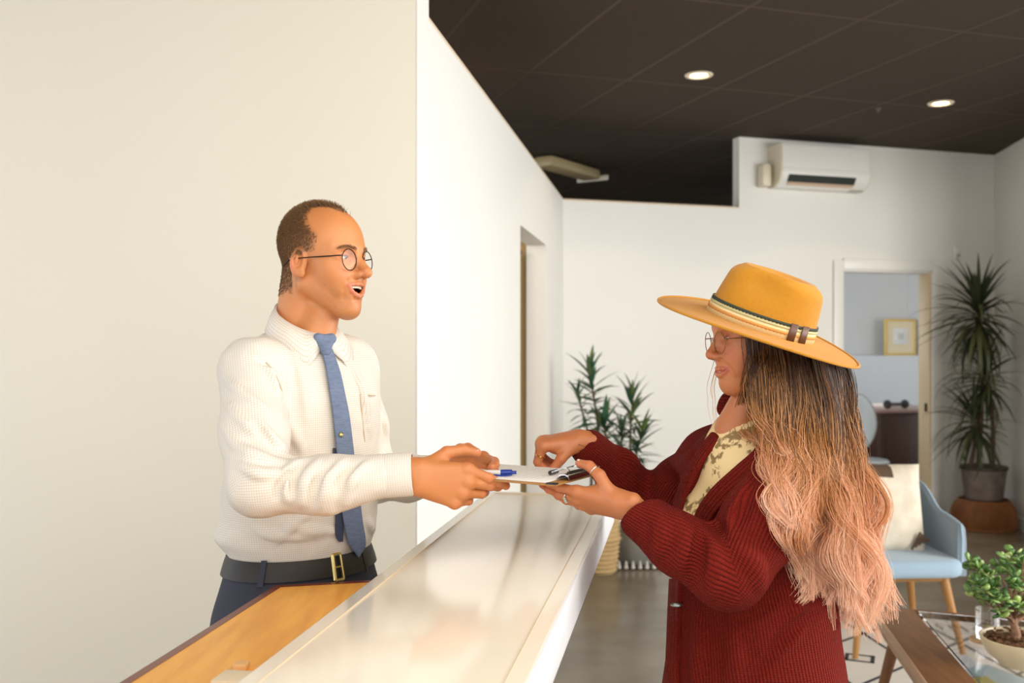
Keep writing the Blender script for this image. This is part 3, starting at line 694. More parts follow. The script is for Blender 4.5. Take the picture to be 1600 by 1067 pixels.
# jade plant in a shallow cream bowl on the coffee table
jc = PX(1598, 1040, 3.40); jz = tz-.0035
jd = thing('jade_plant', (jc[0], jc[1], jz), 'bushy jade bonsai in a shallow cream bowl on the coffee table', 'plant')
MB().lathe([(0, .008), (.06, .008), (.062, 0), (.075, 0), (.078, .008), (.112, .035), (.134, .078), (.137, .092), (.13, .092), (.124, .08), (0, .074)], (jc[0], jc[1], jz), 48).build('bowl', mat('cream_stoneware', srgb(226, 208, 172), .35, noise=(10, .4, srgb(212, 190, 150))), jd)
sb = MB(); sb.lathe([(0, .09), (.06, .086), (.123, .078), (.124, .07)], (jc[0], jc[1], jz), 28)
bark_chip = mat('brown_bark_chips', srgb(120, 82, 46), .9, noise=(60, .8, srgb(74, 48, 28)), bump=(80, .8, .01))
for k in range(150):
    a, r = random.uniform(0, 2*PI), .118*math.sqrt(random.random())
    sb.box((jc[0]+r*math.cos(a), jc[1]+r*math.sin(a), jz+.088+random.uniform(-.003, .008)), (random.uniform(.008, .02), random.uniform(.005, .01), random.uniform(.004, .008)), Rz(random.uniform(0, 3)) @ frame((1, random.uniform(-.5, .5), random.uniform(-.5, .5)), (0, 1, .2)))
o = sb.build('bark_mulch', bark_chip, jd, smooth=False)
jbark = mat('jade_bark', srgb(150, 112, 84), .7, noise=(24, .7, srgb(104, 74, 54), (1, 1, 3)))
jl = []
for k, c in enumerate((srgb(112, 150, 70), srgb(74, 112, 52), srgb(158, 182, 100))):
    m = mat('jade_leaf_'+'abc'[k], c, .25, spec=.6)
    mb = MB(); N2 = 8
    vs = [(0, 0, 0)]; 
    for (x, wd, t_) in ((.006, .006, .0015), (.014, .0105, .003), (.022, .0095, .003), (.027, .004, .0015)):
        vs += [(x, -wd, 0), (x, 0, t_), (x, wd, 0), (x, 0, -t_)]
    fs = [[0, 2, 1], [0, 3, 2], [0, 4, 3], [0, 1, 4]]
    for i in range(3):
        for q in range(4): fs.append([1+i*4+q, 1+i*4+(q+1) % 4, 5+i*4+(q+1) % 4, 5+i*4+q])
    fs.append([13, 14, 15, 16])
    me = bpy.data.meshes.new('leaf'); me.from_pydata(vs, [], fs); me.materials.append(m); me.polygons.foreach_set('use_smooth', np.ones(len(fs), bool)); me.update(); jl.append(me)
tr = MB(); b0 = V3(jc[0]-.025, jc[1], jz+.08); b1 = b0+V3(-.004, 0, .085)
tr.tube([b0-V3(0, 0, .004), b0+V3(.003, 0, .03), b0+V3(-.006, 0, .06), b1], [.021, .014, .0125, .011], 10)
tips = []
jr = random.Random(5)
crown = [PX(px, py, 3.40+dd) for px, py, dd in ((1512, 872, 0), (1520, 905, .06), (1515, 925, -.06), (1535, 890, -.05), (1545, 920, -.08), (1552, 905, .08), (1560, 882, .0), (1575, 870, -.04), (1583, 862, .03), (1590, 895, -.08), (1570, 930, -.09), (1590, 920, .08), (1540, 940, .0), (1560, 955, -.07), (1605, 880, 0), (1610, 910, -.05), (1625, 890, .05), (1640, 905, 0), (1650, 925, -.05), (1615, 945, -.06), (1595, 945, -.1), (1632, 940, .05), (1528, 890, .08), (1585, 905, -.12), (1600, 862, -.05), (1555, 935, -.11), (1530, 915, -.1))]
for c_ in crown:
    mid_ = b1+(c_-b1)*.5+V3(jr.uniform(-.012, .012), jr.uniform(-.012, .012), -.012)
    tr.tube([b1-V3(0, 0, jr.uniform(0, .03)), mid_, c_], [.006, .0034, .0018], 6)
    for k in range(11):
        u = jr.random(); p = c_*(1-u*.35)+mid_*u*.35+V3(jr.uniform(-1, 1), jr.uniform(-1, 1), jr.uniform(-1, 1))*.010
        leaf_obj(jl[jr.choice((0, 0, 1, 1, 2))], jd, p, jr.uniform(-.5, 1.3), jr.uniform(0, 2*PI), jr.uniform(-1, 1), jr.uniform(1.0, 1.5))
tr.build('trunk', jbark, jd)
# ---------------------------------------------------------------- smooth solid modelling: distance fields and surface nets
F32 = np.float32
def smin(a, b, k):
    if k <= 0: return np.minimum(a, b)
    h = np.maximum(k-np.abs(a-b), 0)/k
    return np.minimum(a, b)-h*h*k*F32(.25)
def smax(a, b, k): return -smin(-a, -b, k)
def rcone(a, b, r1, r2):
    a = np.asarray(a, F32); b = np.asarray(b, F32); ba = b-a; l2 = float(ba@ba)+1e-12; rr = r1-r2; a2 = l2-rr*rr; il2 = 1/l2
    def f(P):
        if a2 <= 0:
            return np.minimum(np.linalg.norm(P-a, axis=1)-F32(r1), np.linalg.norm(P-b, axis=1)-F32(r2))
        pa = P-a; y = pa@ba; z = y-F32(l2)
        q = pa*F32(l2)-ba[None]*y[:, None]; x2 = np.einsum('ij,ij->i', q, q)
        y2 = y*y*F32(l2); z2 = z*z*F32(l2); k = np.sign(rr)*rr*rr*x2
        r = (np.sqrt(np.maximum(x2*F32(a2*il2), 0))+y*F32(rr))*F32(il2)-F32(r1)
        m1 = np.sign(z)*a2*z2 > k; m2 = np.sign(y)*a2*y2 < k
        r = np.where(m2, np.sqrt(np.maximum(x2+y2, 0))*F32(il2)-F32(r1), r)
        return np.where(m1, np.sqrt(np.maximum(x2+z2, 0))*F32(il2)-F32(r2), r).astype(F32)
    f.b = ((a+b)/2, math.sqrt(l2)/2+max(r1, r2)); return f
def ell(c, r, R=None):
    c = np.asarray(c, F32); r = np.asarray(r, F32); R = None if R is None else np.asarray(R, F32)
    def f(P):
        q = P-c
        if R is not None: q = q@R
        q = q/r; k0 = np.sqrt(np.einsum('ij,ij->i', q, q)); q = q/r; k1 = np.sqrt(np.einsum('ij,ij->i', q, q))
        return (k0*(k0-1)/np.maximum(k1, 1e-6)).astype(F32)
    f.b = (c, float(r.max())); f.ratio = float(r.min()/r.max()); return f
def sph(c, r):
    c = np.asarray(c, F32); f = lambda P: (np.linalg.norm(P-c, axis=1)-F32(r)).astype(F32)
    f.b = (c, r); return f
def rbox(c, h, R, r):
    c = np.asarray(c, F32); h = np.asarray(h, F32)-r; R = np.asarray(R, F32)
    def f(P):
        q = np.abs((P-c)@R)-h
        return (np.linalg.norm(np.maximum(q, 0), axis=1)+np.minimum(q.max(1), 0)-F32(r)).astype(F32)
    return f
class Field:
    def __init__(s): s.ops = []
    def u(s, f, k=.02): s.ops.append((0, f, k)); return s
    def cut(s, f, k=.01): s.ops.append((1, f, k)); return s
    def inter(s, f, k=.01): s.ops.append((2, f, k)); return s
    def disp(s, g): s.ops.append((3, g, 0)); return s
    def chain(s, pts, rr, k=.02):
        for i in range(len(pts)-1): s.u(rcone(pts[i], pts[i+1], rr[i], rr[i+1]), k)
        return s
    @property
    def b(s):
        bs = [getattr(f, 'b', None) for op, f, k in s.ops if op == 0]
        if not bs or any(x is None for x in bs) or any(op == 3 for op, f, k in s.ops): return None
        c = np.mean([x[0] for x in bs], 0); return c, max(float(np.linalg.norm(x[0]-c))+x[1] for x in bs)
    def __call__(s, P):
        P = np.asarray(P, F32); n = len(P)
        if n > 6000: return np.concatenate([s(P[i:i+4394]) for i in range(0, n, 4394)])
        d = None; cull = n > 200
        if cull: pc_ = (P.min(0)+P.max(0))/2; pr_ = float(np.sqrt(((P-pc_)**2).sum(1).max()))
        for op, f, k in s.ops:
            if op == 3: d = d+f(P, d); continue
            if cull and d is not None and op < 2:
                b = getattr(f, 'b', None)
                if b is not None:
                    lb = float(np.linalg.norm(b[0]-pc_))-b[1]-pr_
                    if lb > 0 and lb*getattr(f, 'ratio', 1.0) > (float(d.max()) if op == 0 else -float(d.min()))+k: continue
            e = f(P)
            if d is None: d = e
            elif op == 0: d = smin(d, e, k)
            elif op == 1: d = smax(d, -e, k)
            else: d = smax(d, e, k)
        return d
def local(field, R, o, s=1.0):
    """field given in a local frame (columns of R, origin o, scale s) as a world field"""
    R = np.asarray(R, F32); o = np.asarray(o, F32)
    f = lambda P: field((np.asarray(P, F32)-o)@R/F32(s))*F32(s)
    b = getattr(field, 'b', None)
    if b is not None: f.b = (R@np.asarray(b[0], F32)*F32(s)+o, b[1]*s)
    return f

def extract(field, lo, hi, h, slack=1.3, project=True):
    lo = np.asarray(lo, float); hi = np.asarray(hi, float); B_ = 12
    nb = np.maximum(1, np.ceil((hi-lo)/h/B_).astype(int)); n = nb*B_+1
    gx, gy, gz = [lo[i]+h*np.arange(n[i]) for i in range(3)]
    bc = np.stack(np.meshgrid(*[lo[i]+h*B_*(np.arange(nb[i])+.5) for i in range(3)], indexing='ij'), -1).reshape(-1, 3)
    bd = field(bc); rad = h*B_*.5*math.sqrt(3)*slack+h
    V = np.repeat(np.repeat(np.repeat(np.sign(bd).reshape(nb), B_, 0), B_, 1), B_, 2).astype(F32)
    V = np.pad(V, ((0, 1),)*3, mode='edge')
    act = np.argwhere((np.abs(bd) < rad).reshape(nb))
    if len(act):
        o = np.arange(B_+1); off = np.stack(np.meshgrid(o, o, o, indexing='ij'), -1).reshape(-1, 3)
        for c0 in range(0, len(act), 48):
            ii = (act[c0:c0+48, None, :]*B_+off[None]).reshape(-1, 3)
            V[ii[:, 0], ii[:, 1], ii[:, 2]] = field(np.stack([gx[ii[:, 0]], gy[ii[:, 1]], gz[ii[:, 2]]], 1).astype(F32))
    S = V < 0
    cnt = sum(S[a:n[0]-1+a, b:n[1]-1+b, c:n[2]-1+c].astype(np.int8) for a in (0, 1) for b in (0, 1) for c in (0, 1))
    cells = np.argwhere((cnt > 0) & (cnt < 8)); m = len(cells)
    idx = np.full(cnt.shape, -1, np.int32); idx[cells[:, 0], cells[:, 1], cells[:, 2]] = np.arange(m)
    pos = np.zeros((m, 3)); num = np.zeros(m)
    cor = [(a, b, c) for a in (0, 1) for b in (0, 1) for c in (0, 1)]
    val = {c: V[cells[:, 0]+c[0], cells[:, 1]+c[1], cells[:, 2]+c[2]] for c in cor}
    for c in cor:
        for ax in range(3):
            if c[ax]: continue
            e = list(c); e[ax] = 1; e = tuple(e); a, b = val[c], val[e]; mk = (a < 0) != (b < 0)
            t = np.where(mk, a/np.where(mk, a-b, 1), 0)
            p = np.tile(np.array(c, float), (m, 1)); p[:, ax] = t
            pos += p*mk[:, None]; num += mk
    v = lo+h*(cells+pos/num[:, None])
    Q = []
    for ax in range(3):
        b_, c_ = (ax+1) % 3, (ax+2) % 3
        sl = [slice(1, -1)]*3; sl[ax] = slice(0, n[ax]-1); s2 = list(sl); s2[ax] = slice(1, n[ax])
        ed = S[tuple(sl)] != S[tuple(s2)]
        w_ = np.argwhere(ed); base = w_.copy(); base[:, b_] += 1; base[:, c_] += 1
        ins = S[base[:, 0], base[:, 1], base[:, 2]]
        q = []
        for db, dc in ((1, 1), (0, 1), (0, 0), (1, 0)):
            t = base.copy(); t[:, b_] -= db; t[:, c_] -= dc; q.append(idx[t[:, 0], t[:, 1], t[:, 2]])
        q = np.stack(q, 1); q[~ins] = q[~ins][:, ::-1]; Q.append(q)
    Q = np.concatenate(Q); Q = Q[(Q >= 0).all(1)]
    if project:
        for _ in range(1):
            d0 = field(v); e = h*.35; g = np.stack([field(v+np.eye(3)[i]*e) for i in range(3)], 1)-d0[:, None]
            g /= e; gl = np.maximum((g*g).sum(1), .25); st = np.clip(d0/gl, -.6*h, .6*h); v = v-g*st[:, None]
    return v, Q
def joined(parts):
    vs, fs, n = [], [], 0
    for v, f in parts: vs.append(v); fs.append(f+n); n += len(v)
    return np.concatenate(vs), np.concatenate(fs)
def bridged(parts):
    """join overlapping pieces of one body into one connected mesh (the links lie inside the clothes)"""
    v, f = joined(parts); n = [len(p[0]) for p in parts]; st = np.cumsum([0]+n); core = parts[-1][0]; extra = []
    for i in range(len(parts)-1):
        P = parts[i][0]; cen = core[np.argmin(((core-P.mean(0))**2).sum(1))]
        a = int(np.argmin(((P-cen)**2).sum(1))); b = int(np.argmin(((core-P[a])**2).sum(1)))
        fa = parts[i][1][np.argwhere((parts[i][1] == a).any(1))[0, 0]]; a2 = int(fa[(list(fa).index(a)+1) % 4])
        extra.append([st[i]+a, st[i]+a2, st[-2]+b])
    return v, f.tolist()+extra
def region_mesh(name, v, f, reg, m, parent):
    """mesh with vertices doubled where cloth regions meet, normals kept smooth; returns object, source index and region per vertex"""
    fr = reg[f[:, 0]]; key = f.astype(np.int64)*8+fr[:, None]; uq, inv = np.unique(key, return_inverse=True); src, rg = uq//8, uq % 8
    tmp = bpy.data.meshes.new('tmp'); tmp.from_pydata(v.tolist(), [], f.tolist()); tmp.update(); nn = np.zeros(len(v)*3, np.float32); tmp.vertex_normals.foreach_get('vector', nn); bpy.data.meshes.remove(tmp)
    o = mesh_obj(name, v[src], inv.reshape(f.shape), m, parent); o.data.normals_split_custom_set_from_vertices(nn.reshape(-1, 3)[src].tolist())
    return o, src, rg
def set_attr(o, name, vals):
    vals = np.asarray(vals, np.float32); me = o.data
    if vals.ndim == 1: a = me.attributes.new(name, 'FLOAT', 'POINT'); a.data.foreach_set('value', vals)
    elif vals.shape[1] == 3: a = me.attributes.new(name, 'FLOAT_VECTOR', 'POINT'); a.data.foreach_set('vector', vals.ravel())
    else: a = me.attributes.new(name, 'FLOAT_COLOR', 'POINT'); a.data.foreach_set('color', vals.ravel())
EYE = np.array([0, 0, H])
def march(field, px, py, near=1.2, far=3.2, out=0.0):
    """surface points met by sight lines (arrays of px, py); out = lift off the surface"""
    px = np.atleast_1d(np.asarray(px, float)); py = np.atleast_1d(np.asarray(py, float))
    d = np.stack([(px-CX)/FPX, np.ones_like(px), -(py-CY)/FPX], 1); d /= np.linalg.norm(d, axis=1)[:, None]
    t = np.full(len(px), near)
    for _ in range(90):
        s = field(EYE+d*t[:, None])-out; t = np.minimum(t+s*.8, far)
    return EYE+d*t[:, None]
def toward(field, o, d, L=.6, out=0.0):
    """march from points o along d"""
    o = np.atleast_2d(o).astype(float); d = np.atleast_2d(d).astype(float); t = np.zeros(len(o))
    for _ in range(80): t = np.minimum(t+(field(o+d*t[:, None])-out)*.8, L)
    return o+d*t[:, None]
def grad(field, P, e=.002):
    P = np.atleast_2d(P); g = np.stack([field(P+np.eye(3)[i]*e)-field(P-np.eye(3)[i]*e) for i in range(3)], 1)
    return g/np.maximum(np.linalg.norm(g, axis=1), 1e-9)[:, None]
def smooth_path(pts, n):
    """Catmull-Rom through pts"""
    P = np.asarray(pts, float); P = np.concatenate([[2*P[0]-P[1]], P, [2*P[-1]-P[-2]]]); out = []
    for u in np.linspace(0, len(P)-3-1e-6, n):
        i = int(u); t = u-i; a, b, c, d = P[i:i+4]
        out.append(.5*(2*b+(c-a)*t+(2*a-5*b+4*c-d)*t*t+(3*b-a-3*c+d)*t**3))
    return np.array(out)
def strip(name, L, Rr, m, parent, th, label=None, cols=5, crown=0.0, normals=None):
    """cloth strip between two edge polylines, th thick, crown = rise of the middle"""
    L, Rr = np.asarray(L), np.asarray(Rr); n = len(L)
    T = np.gradient((L+Rr)/2, axis=0); W = Rr-L
    N_ = np.cross(T, W); N_ /= np.linalg.norm(N_, axis=1)[:, None]+1e-12
    if normals is not None:
        s = np.sign((N_*normals).sum(1)); N_ *= np.where(s == 0, 1, s)[:, None]
    vs, fs = [], []
    for layer in (1, 0):
        for i in range(n):
            for k in range(cols):
                u = k/(cols-1); vs.append(L[i]*(1-u)+Rr[i]*u+N_[i]*(layer*th+crown*4*u*(1-u)))
    o_ = n*cols
    for i in range(n-1):
        for k in range(cols-1):
            q = [i*cols+k, (i+1)*cols+k, (i+1)*cols+k+1, i*cols+k+1]; fs.append(q); fs.append([x+o_ for x in q][::-1])
        for k in (0, cols-1):
            q = [i*cols+k, (i+1)*cols+k, o_+(i+1)*cols+k, o_+i*cols+k]; fs.append(q if k else q[::-1])
    for i in (0, n-1):
        for k in range(cols-1): fs.append([i*cols+k, i*cols+k+1, o_+i*cols+k+1, o_+i*cols+k])
    o = mesh_obj(name, vs, fs, m, parent, True, 50, label)
    bm = bmesh.new(); bm.from_mesh(o.data); bmesh.ops.recalc_face_normals(bm, faces=bm.faces); bm.to_mesh(o.data); bm.free()
    return o
def hair(name, strands, radius, m, parent, taper=.35):
    """strands: list of (n,3) world arrays"""
    org = world_loc(parent); hc = bpy.data.hair_curves.new(name); hc.add_curves([len(s) for s in strands])
    P = (np.concatenate(strands)-org).astype(np.float32)
    hc.attributes['position'].data.foreach_set('vector', P.ravel())
    r = np.concatenate([np.broadcast_to(radius[i] if np.ndim(radius) else radius, len(s))*np.linspace(1, taper, len(s)) for i, s in enumerate(strands)]).astype(np.float32)
    a = hc.attributes.get('radius') or hc.attributes.new('radius', 'FLOAT', 'POINT'); a.data.foreach_set('value', r)
    hc.materials.append(m); return link(name, hc, parent)
def hair_mat(name, stops, rough=.35, vary=.35):
    """colour along the strand by its length, with a strand-to-strand variation"""
    m = bpy.data.materials.new(name); m.use_nodes = True; nt = m.node_tree; N = nt.nodes; L = nt.links; b = N['Principled BSDF']
    hi = N.new('ShaderNodeHairInfo'); r = N.new('ShaderNodeValToRGB'); el = r.color_ramp.elements
    while len(el) < len(stops): el.new(.5)
    for e, (p, c) in zip(el, stops): e.position = p; e.color = c
    mr = N.new('ShaderNodeMapRange'); mr.inputs[3].default_value = -vary*.5; mr.inputs[4].default_value = vary*.5; L.new(hi.outputs['Random'], mr.inputs[0])
    ad = N.new('ShaderNodeMath'); ad.operation = 'ADD'; ad.use_clamp = True; L.new(hi.outputs['Intercept'], ad.inputs[0]); L.new(mr.outputs[0], ad.inputs[1])
    L.new(ad.outputs[0], r.inputs[0]); L.new(r.outputs[0], b.inputs['Base Color'])
    b.inputs['Roughness'].default_value = rough; b.inputs['Specular IOR Level'].default_value = .5
    return m
# ---------------------------------------------------------------- hands and heads
def hand_field(W, f, t, d, s, fingers, thumb, palm_r=1.0):
    """W wrist, f along the fingers, t toward the thumb, d toward the back of the hand; returns (fields, nail frames)"""
    W = np.asarray(W, float); M = np.stack([f, t, d], 1)
    g = lambda p: W+M@(np.asarray(p, float)*s)
    F = Field()
    F.u(rcone(g((-.028, .012, 0)), g((0, .012, 0)), .0205*s, .0205*s), .01).u(rcone(g((-.028, -.012, 0)), g((0, -.012, 0)), .0205*s, .0205*s), .012)
    mcp = [(.094, .030, .002), (.099, .008, .004), (.094, -.014, .002), (.084, -.034, -.003)]
    for p, r in zip(mcp, (.0125, .0125, .012, .011)):
        F.u(rcone(g((.012, p[1]*.45, 0)), g(p), .0185*s*palm_r, r*s), .016)
    F.u(ell(g((.04, .018, -.012)), np.array((.034, .018, .014))*s, M), .012)
    F.u(ell(g((.045, -.022, -.010)), np.array((.036, .014, .012))*s, M), .012)
    for p in mcp: F.u(sph(g((p[0]-.002, p[1], p[2]+.003)), .0095*s), .006)
    lens = [(.044, .026, .021), (.049, .030, .022), (.045, .028, .022), (.035, .021, .019)]
    rad = [(.0104, .0094, .0086, .0074), (.0106, .0096, .0088, .0076), (.0100, .0091, .0083, .0072), (.0088, .0079, .0072, .0062)]
    fd = []; nails = []; joints = []
    for i in range(4):
        fl_, spread = fingers[i]; a = 0.0; p = np.array(mcp[i], float); ff = Field(); J = [p.copy()]
        sp = math.radians(spread)
        for k in range(3):
            a += math.radians(fl_[k])
            dr = np.array([math.cos(a)*math.cos(sp), math.sin(sp)*max(.2, math.cos(a*.5)), -math.sin(a)]); dr /= np.linalg.norm(dr)
            q = p+dr*lens[i][k]
            ff.u(rcone(g(p), g(q), rad[i][k]*s, rad[i][k+1]*s), .0025)
            ff.u(sph(g(q-np.array([math.cos(a+PI/2), 0, -math.sin(a+PI/2)])*0*s), rad[i][k+1]*1.03*s), .003)
            p = q; J.append(p.copy())
        nd = np.array([math.sin(a), 0, math.cos(a)]); nails.append((g(p-dr*.006+nd*rad[i][3]*.80), M@dr, M@nd, rad[i][3]*s*.85))
        fd.append(ff); joints.append([g(j) for j in J])
    tf = Field(); p = np.array((.022, .022, -.006)); tl = (.044, .033, .028); tr_ = (.0155, .0125, .0108, .0085); J = [g(p)]
    for k in range(3):
        dr = nrm(thumb[k]); q = p+dr*tl[k]; tf.u(rcone(g(p), g(q), tr_[k]*s, tr_[k+1]*s), .004); p = q; J.append(g(p))
    nd = np.asarray(thumb[3], float); nd = nrm(nd-dr*nd.dot(dr)); nails.append((g(p-dr*.006+nd*tr_[3]*.82), M@dr, M@nd, tr_[3]*s*.88)); joints.append(J)
    def fall(P):
        d = fd[0](P)
        for q in fd[1:]: d = smin(d, q(P), .0012*s)
        return d
    aj = np.array([p for j in joints for p in j]); fall.b = (aj.mean(0).astype(F32), float(np.linalg.norm(aj-aj.mean(0), axis=1).max())+.014*s)
    F.u(fall, .009*s); F.u(tf, .010*s)
    return F, nails, joints
def nails_mesh(nails, m, parent, name='nail', label=None, longer=1.0):
    out = []
    for c, dr, nd, r in nails:
        sd = np.cross(nd, dr); vs, fs = [], []
        nu, nv = 6, 6
        for lay in (0, 1):
            for i in range(nu+1):
                for j in range(nv+1):
                    x, y = -1+2*i/nu, -1+2*j/nv
                    yy = y*math.sqrt(max(0, 1-.55*max(0, abs(x)-.35)**2/.42)); hgt = math.sqrt(max(0, 1-(yy*.82)**2))-.82
                    vs.append(c+dr*(x*r*1.05*longer)+sd*(yy*r*.86)+nd*(hgt*r*.72+.0006-(lay*.0016)))
        n2 = (nu+1)*(nv+1)
        for i in range(nu):
            for j in range(nv):
                q = [i*(nv+1)+j, (i+1)*(nv+1)+j, (i+1)*(nv+1)+j+1, i*(nv+1)+j+1]; fs += [q, [k+n2 for k in q][::-1]]
        out.append(mesh_obj(name, vs, fs, m, parent, True, None, label))
    return out

MOUTH_Z = -.0570
CREASES = [([((.020, -.036), (.034, -.048)), ((.034, -.048), (.0385, -.066)), ((.0385, -.066), (.033, -.084))], .0050, .0017), ([((0, -.0895), (.014, -.088))], .0045, .0018), ([((.050, .004), (.062, .010)), ((.050, -.001), (.062, -.001))], .0022, .0009)], \
          [([((.020, -.040), (.036, -.056)), ((.036, -.056), (.0395, -.068))], .0040, .0018), ([((0, -.086), (.014, -.084))], .005, .0016)]
LIPS = {}
def front_of(F, y, z, lift=0.0):
    p = toward(F, np.array([[.16, y, z]]), np.array([[-1., 0, 0]]), .14)[0]; return p+np.array([lift, 0, 0])
def lip_lines(s, mouth_open, smile, female=False, F=None):
    """centre lines on one side, middle to corner, laid on the face F: upper lip, lower lip, parting"""
    if F is not None:
        w_ = .0265+.004*smile; P = lambda u, z, l=0.0: front_of(F, w_*u, z, l); C_ = []
        if mouth_open > .05: z0 = MOUTH_Z; zu, zl, zc = (.0035, .0034, .0026), (-.0225, -.0195, -.0115), .0012
        else: z0 = -.0655; zu, zl, zc = (.0046, .0046, .0044), (-.0092, -.0080, -.0035), .0042*smile
        us = (0, .36, .70); c = P(1, z0+zc, -.0015)
        up = [P(u, z0+z, -.0008) for u, z in zip(us, zu)]+[c]; lo = [P(u, z0+z, -.0012) for u, z in zip(us, zl)]+[c]
        md = [P(u, z0+z, .0012) for u, z in zip((0, .36, .70, .97), (-.0022, -.0020, -.0006, zc))]
        LIPS[female] = (up, lo, md)
    m = np.array([1, s, 1]); return [[p*m for p in L] for L in LIPS[female]]
def head_field(k=1.0, female=False, mouth_open=0.0, smile=0.5):
    """local frame: x forward, y to the person's left, z up; origin between the ears"""
    F = Field(); a = 1.0
    F.u(ell((.010, 0, .046), (.094, .076, .086)), .02)
    F.u(ell((.048, 0, .034), (.058, .064, .066)), .03)
    F.u(ell((.056, 0, -.022), (.052, .058, .078)), .03)                       # face block
    drop = .010*mouth_open
    jw = .046 if female else .052
    for s in (-1, 1):
        F.u(rcone((.004, s*(jw-.004), -.046), (.070, s*.016, -.094-drop), .020, .016), .034)
        F.u(sph((.066, s*.044, -.018), .024), .025)                          # cheek bone
        F.u(ell((.074, s*.034, -.040), (.022, .020, .022)), .02)             # smiling cheek
        F.u(rcone((.098, s*.010, .024), (.078, s*.048, .024), .011 if not female else .008, .010), .016)   # brow
    F.u(ell((.079 if mouth_open > .05 else .084, 0, -.098-drop), (.020, .022, .018)), .022)                # chin
    F.u(ell((.080, 0, -.066), (.026, .032, .030)), .02)                      # muzzle
    for s in (-1, 1): F.cut(ell((.112, s*.033, .004), (.020, .019, .013)), .012)   # eye socket
    for s in (-1, 1): F.u(ell((.0895, s*.0325, .004), (.0135, .0150, .0105)), .004)      # lids over the eyeball
    for s in (-1, 1): F.cut(ell((.1035, s*.0325, .0025), (.0110, .0118, .0036)), .0015)    # eye opening
    F.u(rcone((.098, 0, .014), (.1265-.003*female, 0, -.027), .0076, .0108-.002*female), .009)       # nose bridge
    F.u(sph((.1290-.004*female, 0, -.031), .0118-.0022*female), .006)
    for s in (-1, 1):
        F.u(ell((.1115, s*.0130, -.0345), (.0135, .0078, .0090)), .006)
        F.cut(ell((.114, s*.0065, -.0425), (.0055, .0030, .0030)), .002)
    F.u(rcone((.106, 0, -.044), (.103, 0, -.056), .006, .007), .010)         # philtrum
    cx, w_ = .1015, .0265+.004*smile
    z0 = MOUTH_Z if mouth_open > .05 else -.0655
    lipu, lipl = (.0040, .0050) if female else (.0038, .0046)
    F.u(rcone((.094, .024, -.034), (.080, .039, -.062), .0070, .0060), .018).u(rcone((.094, -.024, -.034), (.080, -.039, -.062), .0070, .0060), .018)
    lip_lines(1, mouth_open, smile, female, F)
    crs = [(front_of(F, *p), front_of(F, *q), r, amp) for seg, r, amp in CREASES[0 if mouth_open > .05 else 1] for p, q in seg]
    if mouth_open > .05:
        Mo = Field().u(ell((cx-.012, 0, z0), (.030, w_*.96, .0250))).inter(lambda P: (P[:, 2]-F32(z0)).astype(F32), .002)
        F.cut(Mo, .003)
    for s in (-1, 1):
        U, Lw, Md = lip_lines(s, mouth_open, smile, female)
        for i in range(3):
            ru, rl = (lipu, lipu*.95, lipu*.8, .0024), (lipl*1.1, lipl*1.05, lipl*.85, .0024)
            F.u(rcone(U[i], U[i+1], ru[i], ru[i+1]), .004).u(rcone(Lw[i], Lw[i+1], rl[i], rl[i+1]), .004)
            if mouth_open <= .05: F.cut(rcone(Md[i], Md[i+1], (.0026, .0026, .0022)[i], (.0026, .0022, .0012)[i]), .001)
    for s in (-1, 1):                                                          # ears
        R = frame((.94, -s*.34, -.06*0), (s*.34, .94, 0)) @ np.array([[math.cos(.2), 0, math.sin(.2)], [0, 1, 0], [-math.sin(.2), 0, math.cos(.2)]])
        c = np.array((.010, s*.0785, .0)); E = Field()
        E.u(ell(c, (.0190, .0085, .0325), R)).cut(ell(c+np.array((.003, s*.0085, .005)), (.0120, .0100, .021), R), .002)
        E.u(ell(c+np.array((-.003, s*.003, .002)), (.005, .0035, .012), R), .002).cut(ell(c+np.array((.006, s*.008, -.006)), (.006, .006, .008), R), .003)
        E.u(ell(c+np.array((.006, s*.001, -.026)), (.009, .006, .010)), .006)
        F.u(E, .004)
    def creases(P, d):
        P = np.stack([P[:, 0], np.abs(P[:, 1]), P[:, 2]], 1); g = np.zeros(len(P), F32)
        for a, b, r, amp in crs:
            a, b = np.array(a, F32), np.array(b, F32); t = np.clip(((P-a)@(b-a))/((b-a)@(b-a)), 0, 1); q = P-a-t[:, None]*(b-a)
            g += F32(amp)*np.exp(-(q*q).sum(1)/F32(r*r))
        return g
    F.disp(creases)
    return F
# ---------------------------------------------------------------- skin, cloth helpers
skin_m = mat('skin', srgb(214, 150, 104), .45, attr='col', bump=(420, .12, .0015), sss=.12)
nail_m = mat('natural_nail', srgb(232, 176, 146), .3)
def rel(P, c, F, L): q = P-c; return q@F, q@L, q[:, 2]
def wob(P, s, ph=0.0):
    """gentle organic cloth undulation, about -1..1"""
    x, y, z = P[:, 0]*s, P[:, 1]*s, P[:, 2]*s
    return (np.sin(x*1.0+1.7*np.sin(y*.9+ph)+.6*z)+np.sin(.8*y+1.3*np.sin(z*1.1+ph*2)+.5*x)+np.sin(1.1*z+1.5*np.sin(x*.8-ph)))/3
def axis_uv(P, a, b, ref):
    """distance along and angle around the segment a-b; angle 0 faces away from ref"""
    a, b = np.asarray(a), np.asarray(b); d = nrm(b-a); q = P-a; t = q@d; r_ = q-t[:, None]*d
    e1 = nrm(np.asarray(ref)-d*np.dot(ref, d)); e2 = np.cross(d, e1)
    return t, np.arctan2(r_@e2, r_@e1), np.linalg.norm(r_, axis=1)
